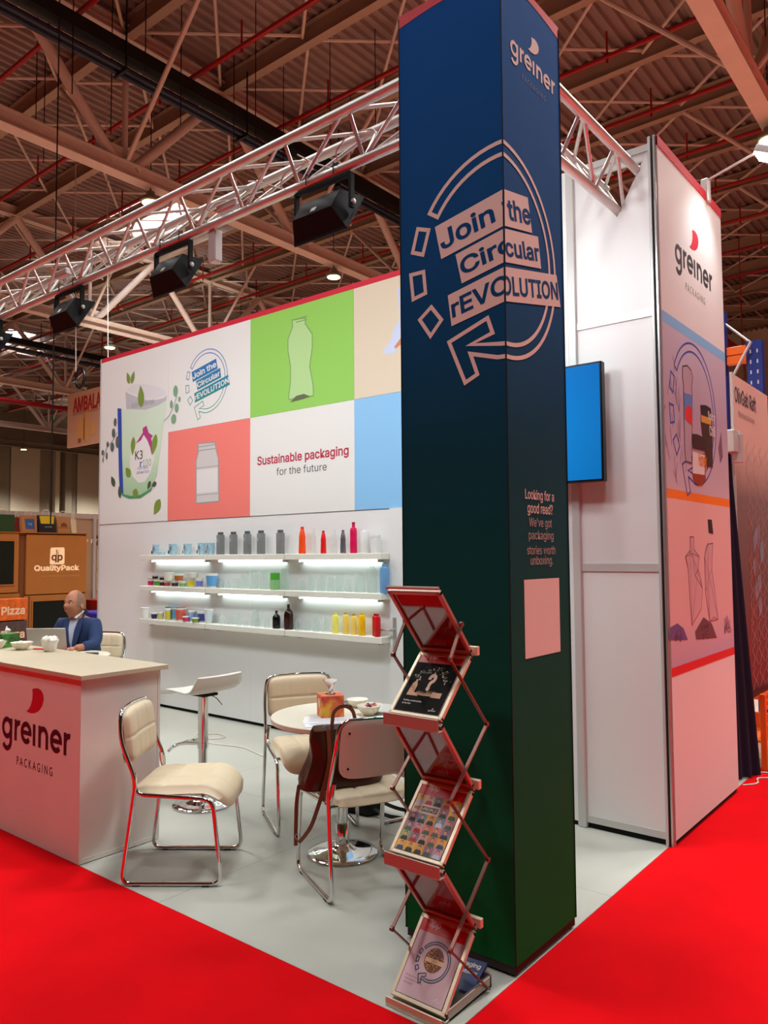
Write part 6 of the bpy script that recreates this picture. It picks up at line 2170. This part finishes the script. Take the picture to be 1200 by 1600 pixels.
qlay(G2().text('qp', 4.46, 4.675, 1.52, 1.66, bold=.03).stroke([(4.555, 1.65), (4.555, 1.755)], .014).stroke([(4.585, 1.65), (4.585, 1.70)], .012).stroke([(4.570, 1.75), (4.570, 1.705), (4.60, 1.705), (4.60, 1.75)], .006), 'logo_letters', mat('kraft_letter', (120, 66, 26), .7), .004)
qlay(G2().text('QualityPack', 4.145, 5.005, 1.345, 1.475, bold=.03), 'lettering', M_WARMP, .002)
qlay(G2().text('your choice of quality packaging', 4.28, 5.01, 1.255, 1.295), 'small_lettering', mat('kraft_pale', (206, 150, 96), .6), .002)
# pizza boxes stacked at the left of it
for i, (z0, z1, c, lab) in enumerate(((.56, .93, (222, 104, 30), 'orange printed pizza box panel, upper one at the far left'), (.16, .55, (84, 66, 62), 'dark patterned pizza box panel below the orange one'))):
    pz = thing('pizza_box', lab, 'box', (QX + .42, 3.35, z0), 0, 'pizza boxes')
    MB().rbox(-.36, 0, -.45, .48, 0, z1 - z0 - .01, .004, 1).build('carton', mat('pizza_carton_%d' % i, c, .6, noise=(14, .3)), pz)
    G2().text('Pizza', .04, .44, .09, .235, bold=.03).lay('lettering', mat('pizza_white', (236, 196, 160), .6), pz, (0, 0, 0), YU, ZU, .002)
sp_ = thing('display_shelf', 'low brown shelf carrying the pizza boxes', 'shelf', (QX + .42, 3.35, 0))
MB().rbox(-.40, .02, -.5, .5, 0.0, .158, .004, 1).build('shelf_block', M_KRAFTD, sp_)
MB().box(.005, .025, .49, .51, 0, .95).build('side_board', M_KRAFTD, sp_)
# paper carrier bags on top of the display wall
def carrier(y0, y1, z1, c, lab, art_=None, c2=None, x=.0):
    t = thing('paper_bag', lab, 'bag', (QX - .2 + x, (y0 + y1) / 2, 2.061), 0, 'carrier bags on the display wall')
    w_ = (y1 - y0) / 2
    mb = MB()
    h_ = z1 - 2.061
    mb.add([(-.07, -w_ * .94, 0), (.07, -w_ * .94, 0), (.07, w_ * .94, 0), (-.07, w_ * .94, 0), (-.03, -w_, h_), (.03, -w_, h_), (.03, w_, h_), (-.03, w_, h_)], [(3, 2, 1, 0), (0, 1, 5, 4), (1, 2, 6, 5), (2, 3, 7, 6), (3, 0, 4, 7), (4, 5, 6, 7)])
    mb.build('bag_body', mat('bag_%d_%d_%d' % c, c, .7), t)
    MB().tube(fillet([(0, -w_ * .4, h_ - .01), (0, -w_ * .38, h_ + .10), (0, w_ * .38, h_ + .10), (0, w_ * .4, h_ - .01)], .04, 4), .006, 6).build('handle', mat('bag_handle', (206, 186, 150), .7), t, True)
    Vv = Vector((-.04, 0, h_)).normalized()
    if art_ == 'panel':
        G2().poly([(-w_ * .62, h_ * .8), (-w_ * .5, h_ * .2), (w_ * .66, h_ * .2), (w_ * .62, h_ * .8)]).lay('printed_panel', mat('bag_print_%d' % c2[0], c2, .6), t, (.07, 0, 0), YU, Vv, .003)
        G2().text('bag', -w_ * .2, w_ * .3, h_ * .4, h_ * .6).lay('printed_mark', mat('bag_pale', (150, 180, 206), .6), t, (.07, 0, 0), YU, Vv, .005)
    if art_ == 'top':
        G2().poly([(-w_ * .9, h_ * .97), (-w_ * .75, h_ * .52), (w_ * .75, h_ * .52), (w_ * .88, h_ * .97)]).lay('printed_panel', mat('bag_print_%d' % c2[0], c2, .6), t, (.07, 0, 0), YU, Vv, .003)
        G2().text('LAMPTREE', -w_ * .35, w_ * .55, h_ * .30, h_ * .38).lay('printed_mark', mat('bag_pale', (200, 196, 180), .6), t, (.07, 0, 0), YU, Vv, .005)
    if art_ == 'arch':
        G2().poly([(w_ * .5 * math.cos(math.radians(a)), h_ * .38 + h_ * .25 * math.sin(math.radians(a))) for a in range(0, 181, 15)]).rect(-w_ * .9, w_ * .9, h_ * .3, h_ * .33).lay('printed_panel', mat('bag_print_%d' % c2[0], c2, .6), t, (.07, 0, 0), YU, Vv, .003)
    return t


carrier(3.45, 3.86, 2.37, (30, 62, 24), 'dark green carrier bag at the far left')
carrier(3.90, 4.02, 2.33, (120, 26, 20), 'narrow red bag beside the dark green one', x=-.1)
carrier(3.98, 4.26, 2.37, (170, 116, 66), 'kraft paper bag with a blue printed panel', 'panel', (46, 84, 140))
carrier(4.29, 4.61, 2.38, (20, 18, 30), 'black bag with a yellow top band', 'top', (206, 180, 30))
carrier(4.64, 4.90, 2.37, (176, 124, 74), 'kraft paper bag with a half round mark', 'arch', (110, 66, 30))
carrier(4.90, 4.99, 2.33, (206, 190, 156), 'slim pale paper bag at the right end of the row', x=.05)

# beige partitions and pale booth behind the display wall
pt = thing('partition', 'pale booth partition with framed pictures just left of the poster wall', 'partition', (-13.2, 5.0, 0))
MB().box(-.06, 0, -1.9, 2.6, 0, 2.48).build('partition_wall', mat('partition_beige', (186, 160, 128), .6), pt)
MB().box(-.02, .03, -1.9, 2.6, 2.40, 2.50).build('top_rail', M_ALUW, pt)
MB().box(0, .05, .96, 1.02, 0, 2.5).build('post', M_ALUW, pt)
MB().box(.005, .03, 1.03, 2.6, 1.86, 2.06).build('sign_board', mat('brown_sign', (96, 66, 50), .6), pt)
G2().text('the products', .60, 1.62, 1.90, 2.0).lay('lettering', M_WARMP, pt, (.03, 0, 0), YU, ZU, .002)
for r_ in range(2):
    for c_ in range(4):
        y0 = 1.05 + c_ * .26
        f = MB().box(.0, .02, y0, y0 + .2, .92 + r_ * .46, 1.30 + r_ * .46).build('picture_frame', mat('frame_pale', (196, 178, 150), .5), pt)
        MB().box(.02, .024, y0 + .03, y0 + .17, .97 + r_ * .46, 1.25 + r_ * .46).build('picture', mat('picture_grey', (120, 116, 106), .6), f)
for i, (c, z0, z1, lab) in enumerate((((150, 12, 20), .46, .80, 'upper red crate at the left of the poster wall'), ((136, 10, 18), .12, .455, 'lower red crate at the left of the poster wall'),)):
    t = thing('crate', lab, 'crate', (-12.2, 5.75, z0 + .0), 0, 'crates by the partition')
    MB().rbox(-.3, .3, -.42, .5, 0, z1 - z0, .01, 1).build('crate_body', mat('crate_red_%d' % i, c, .4), t)
    MB().box(.3, .315, -.42, .5, (z1 - z0) * .85, (z1 - z0) * .97).build('rim', mat('crate_red_%d' % i, c), t)
o = MB().rbox(-.5, .2, -.35, .8, 0, .7, .02, 1).build('crate', mat('crate_blue', (14, 26, 130), .4), None, loc=(-10.3, 4.62, 0))
tag(o, 'blue crate behind the man, beside the poster wall', 'crate')
o = MB().rbox(-.35, .35, -.5, .5, 0, .119, .01, 1).build('pallet', M_KRAFTD, None, loc=(-12.2, 5.80, 0))
tag(o, 'low pallet under the red crates', 'pallet')

# hanging sign
M_SIGN = mat('sign_board_tan', (196, 150, 122), .65)
sg = thing('hanging_sign', 'tan hanging sign reading AMBALA, cut off by the poster wall', 'sign', (-17.95, 8.0, 4.53))
MB().box(0, 3.4, -.03, .03, 0, 1.44).build('sign_panel', M_SIGN, sg)
G2().text('AMBALAJE', .28, 2.0, .90, 1.30, bold=.03).xf(1).lay('lettering', mat('sign_red', (170, 22, 26), .6), sg, (0, -.03, 0), XU, ZU, .003)
G2().text('EXPOZITIE DE AMBALAJE SI PRODUSE', .28, 2.1, .84, .885).lay('small_lettering', mat('sign_brown', (110, 66, 50), .6), sg, (0, -.03, 0), XU, ZU, .003)
g = G2().rect(.48, .82, .16, .66).rect(.86, 1.12, .10, .86).rect(1.18, 1.4, .22, .55).rect(.60, .70, .60, .80)
g.lay('box_picture', mat('sign_box', (206, 150, 92), .6), sg, (0, -.03, 0), XU, ZU, .003)
G2().poly([(.82, .16), (.88, .10), (.88, .84), (.82, .66)]).rect(.56, .70, .08, .20).lay('box_picture', mat('sign_box_dark', (140, 90, 50), .6), sg, (0, -.03, 0), XU, ZU, .005)
for x_ in (.35, 1.9):
    MB().tube([(x_, 0, 1.44), (x_ - .25, 0, 9.4)], .012, 5).build('wire', M_ALUW, sg)
o = MB().tube([(-17.39 + .22 * math.cos(a / 20 * 2 * PI), 8.0, 6.35 + .26 * math.sin(a / 20 * 2 * PI)) for a in range(20)], .035, 8, True).build('cable_coil', M_BLACK, None, True)
tag(o, 'black cable coil hanging above the tan sign', 'cable')

# ================================================================ neighbour on the right
M_RACKB = mat('rack_blue', (24, 42, 120), .4)
M_RACKO = mat('rack_orange', (226, 96, 20), .45)
rk = thing('pallet_rack', 'storage rack with perforated blue uprights and an orange beam, far right', 'rack', (-.60, 5.3, 0))
MB().box(.0, .05, -.12, -.02, 0, 3.95).build('upright', M_RACKB, rk)
MB().box(.235, .37, -.10, .0, 0, 3.62).build('upright', M_RACKB, rk)
for (yy, n_) in ((-.12, 38), (-.10, 35)):
    h_ = MB()
    for q in range(n_):
        for dx in ((.012, .035) if yy == -.12 else (.27, .33)):
            h_.box(dx - .006, dx + .006, yy - .002, yy, .1 + q * .1, .135 + q * .1)
    h_.build('perforation', mat('perforation_pale', (190, 190, 196), .5), rk, kind='stuff')
MB().tube([(.03, -.07, 3.85), (.28, -.05, 3.60)], .012, 6).build('diagonal_brace', M_ALUW, rk)
MB().rbox(.055, .232, -.10, -.04, 3.42, 3.50, .004, 1).build('cross_beam', M_RACKO, rk)
MB().tube([(.13, -.15, 3.31), (.29, -.15, 3.60)], .014, 8).build('light_tube', M_ALUW, rk, True)
MB().rbox(.055, .232, -.10, -.04, 3.51, 3.59, .004, 1).build('cross_beam', M_RACKO, rk)
# tall banner facing the aisle
bn = thing('banner', 'tall grey banner lettered OlivGab Raft beside the navy curtain', 'banner', (-.02, 3.33, .52))
mb = MB()
mb.box(-.012, 0, 0, 1.06, 0, 2.40)
mb.build('banner_cloth', grad_mat('banner_print', [(0, (84, 22, 26)), (.35, (88, 74, 70)), (.62, (120, 106, 100)), (.78, (206, 180, 166)), (1, (216, 190, 176))], 0, 2.40, .55), bn)
MB().box(-.016, .004, -.012, .0, 0, 2.41).build('banner_edge', M_ALUW, bn)
G2().text('OlivGab Raft', .05, .66, 2.20, 2.32, bold=.01).lay('lettering', mat('banner_slate', (50, 52, 76), .6), bn, (0, 0, 0), YU, ZU, .002)
G2().text('Distributor Romania', .14, .60, 2.10, 2.145).lay('small_lettering', mat('banner_rose', (150, 110, 110), .6), bn, (0, 0, 0), YU, ZU, .002)
gz, gz2, gz3 = G2(), G2(), G2()
random.seed(13)
for r_ in range(11):
    for c_ in range(4):
        u0, v0 = .30 + c_ * .2, .06 + r_ * .17
        if random.random() < .85:
            gz.stroke([(u0, v0), (u0 + .07, v0 + .06), (u0, v0 + .12), (u0 + .07, v0 + .17)], .006)
            gz.stroke([(u0 + .16, v0), (u0 + .09, v0 + .06), (u0 + .16, v0 + .12)], .005)
for q in range(10):
    gz2.stroke([(.2 + random.random() * .4, .2 + random.random() * .9), ] * 1 + [(.3 + random.random() * .4, .5 + random.random() * .9)], .006)
for q in range(9):
    u0, v0 = .4 + random.random() * .45, .5 + random.random() * .9
    gz3.poly([(u0, v0), (u0 + .09, v0 + .05), (u0 + .07, v0 + .16), (u0 - .02, v0 + .12)])
gz3.clip(0, 1.06, 0, 2.4).lay('rack_picture', mat('banner_blue', (110, 130, 146), .6), bn, (0, 0, 0), YU, ZU, .002)
gz.clip(0, 1.06, 0, 2.4).lay('rack_picture', mat('banner_wire', (176, 160, 156), .6), bn, (0, 0, 0), YU, ZU, .003)['kind'] = 'stuff'
gz2.clip(0, 1.06, 0, 2.4).lay('rack_picture', mat('banner_orange', (190, 84, 50), .6), bn, (0, 0, 0), YU, ZU, .0035)
MB().box(-.03, -.012, .1, .14, -.52, 2.3).build('stand_leg', M_ALU, bn)
MB().box(-.03, -.012, .9, .94, -.52, 2.3).build('stand_leg', M_ALU, bn)
# navy curtain
cv = MB()
nn = 24
for j in range(13):
    t_ = j / 12
    z = .012 + 2.32 * t_
    for i in range(nn + 1):
        s_ = i / nn
        L_ = .34 * (1 - .62 * t_)
        cv.v.append((-.085 + s_ * L_ * .42 + .012 * math.sin(s_ * 22) * (1 - t_ * .5), 3.13 + .10 * t_ * 0 + s_ * L_ * .92, z))
k0 = len(cv.v)
cv.v += [(x - .03, y + .015, z) for x, y, z in cv.v[:k0]]
for j in range(12):
    for i in range(nn):
        q = j * (nn + 1) + i
        cv.f.append((q, q + 1, q + nn + 2, q + nn + 1))
        cv.f.append((k0 + q, k0 + q + nn + 1, k0 + q + nn + 2, k0 + q + 1))
o = cv.build('curtain', mat('navy_cloth', (12, 12, 40), .9), None, True, 80)
tag(o, 'narrow dark navy curtain hanging beside the tall side print', 'curtain')
o = MB().rbox(-.10, .03, 3.14, 3.30, 2.32, 2.48, .006, 1).rbox(-.02, .05, 3.24, 3.30, 2.25, 2.46, .004, 1).build('curtain_bracket', M_ALUW)
tag(o, 'pale metal bracket at the top of the navy curtain', 'bracket')
# orange plastic crate trolley
oc = thing('crate_trolley', 'orange slatted crate standing on the floor at the right edge', 'crate', (.05, 3.60, .0))
for x_ in (-.25, .0):
    for y_ in (.0, .5):
        MB().rbox(x_ - .02, x_ + .02, y_ - .02, y_ + .02, .006, .56, .004, 1).build('corner_post', M_RACKO, oc)
for z0, z1 in ((.20, .33), (.43, .56)):
    s_ = MB()
    s_.rbox(-.004, .004, .02, .48, z0, z0 + .025, .002, 1).rbox(-.004, .004, .02, .48, z1 - .025, z1, .002, 1).rbox(-.004, .004, .02, .48, (z0 + z1) / 2 - .01, (z0 + z1) / 2 + .01, .002, 1)
    for q in range(14):
        s_.box(-.003, .003, .035 + q * .033, .047 + q * .033, z0 + .02, z1 - .02)
    s_.build('grille', M_RACKO, oc)
    MB().rbox(-.24, -.01, .49, .51, z0, z1, .003, 1).build('end_board', M_RACKO, oc)
MB().rbox(-.25, 0, 0, .5, .20, .215, .002, 1).build('tray', M_RACKO, oc)
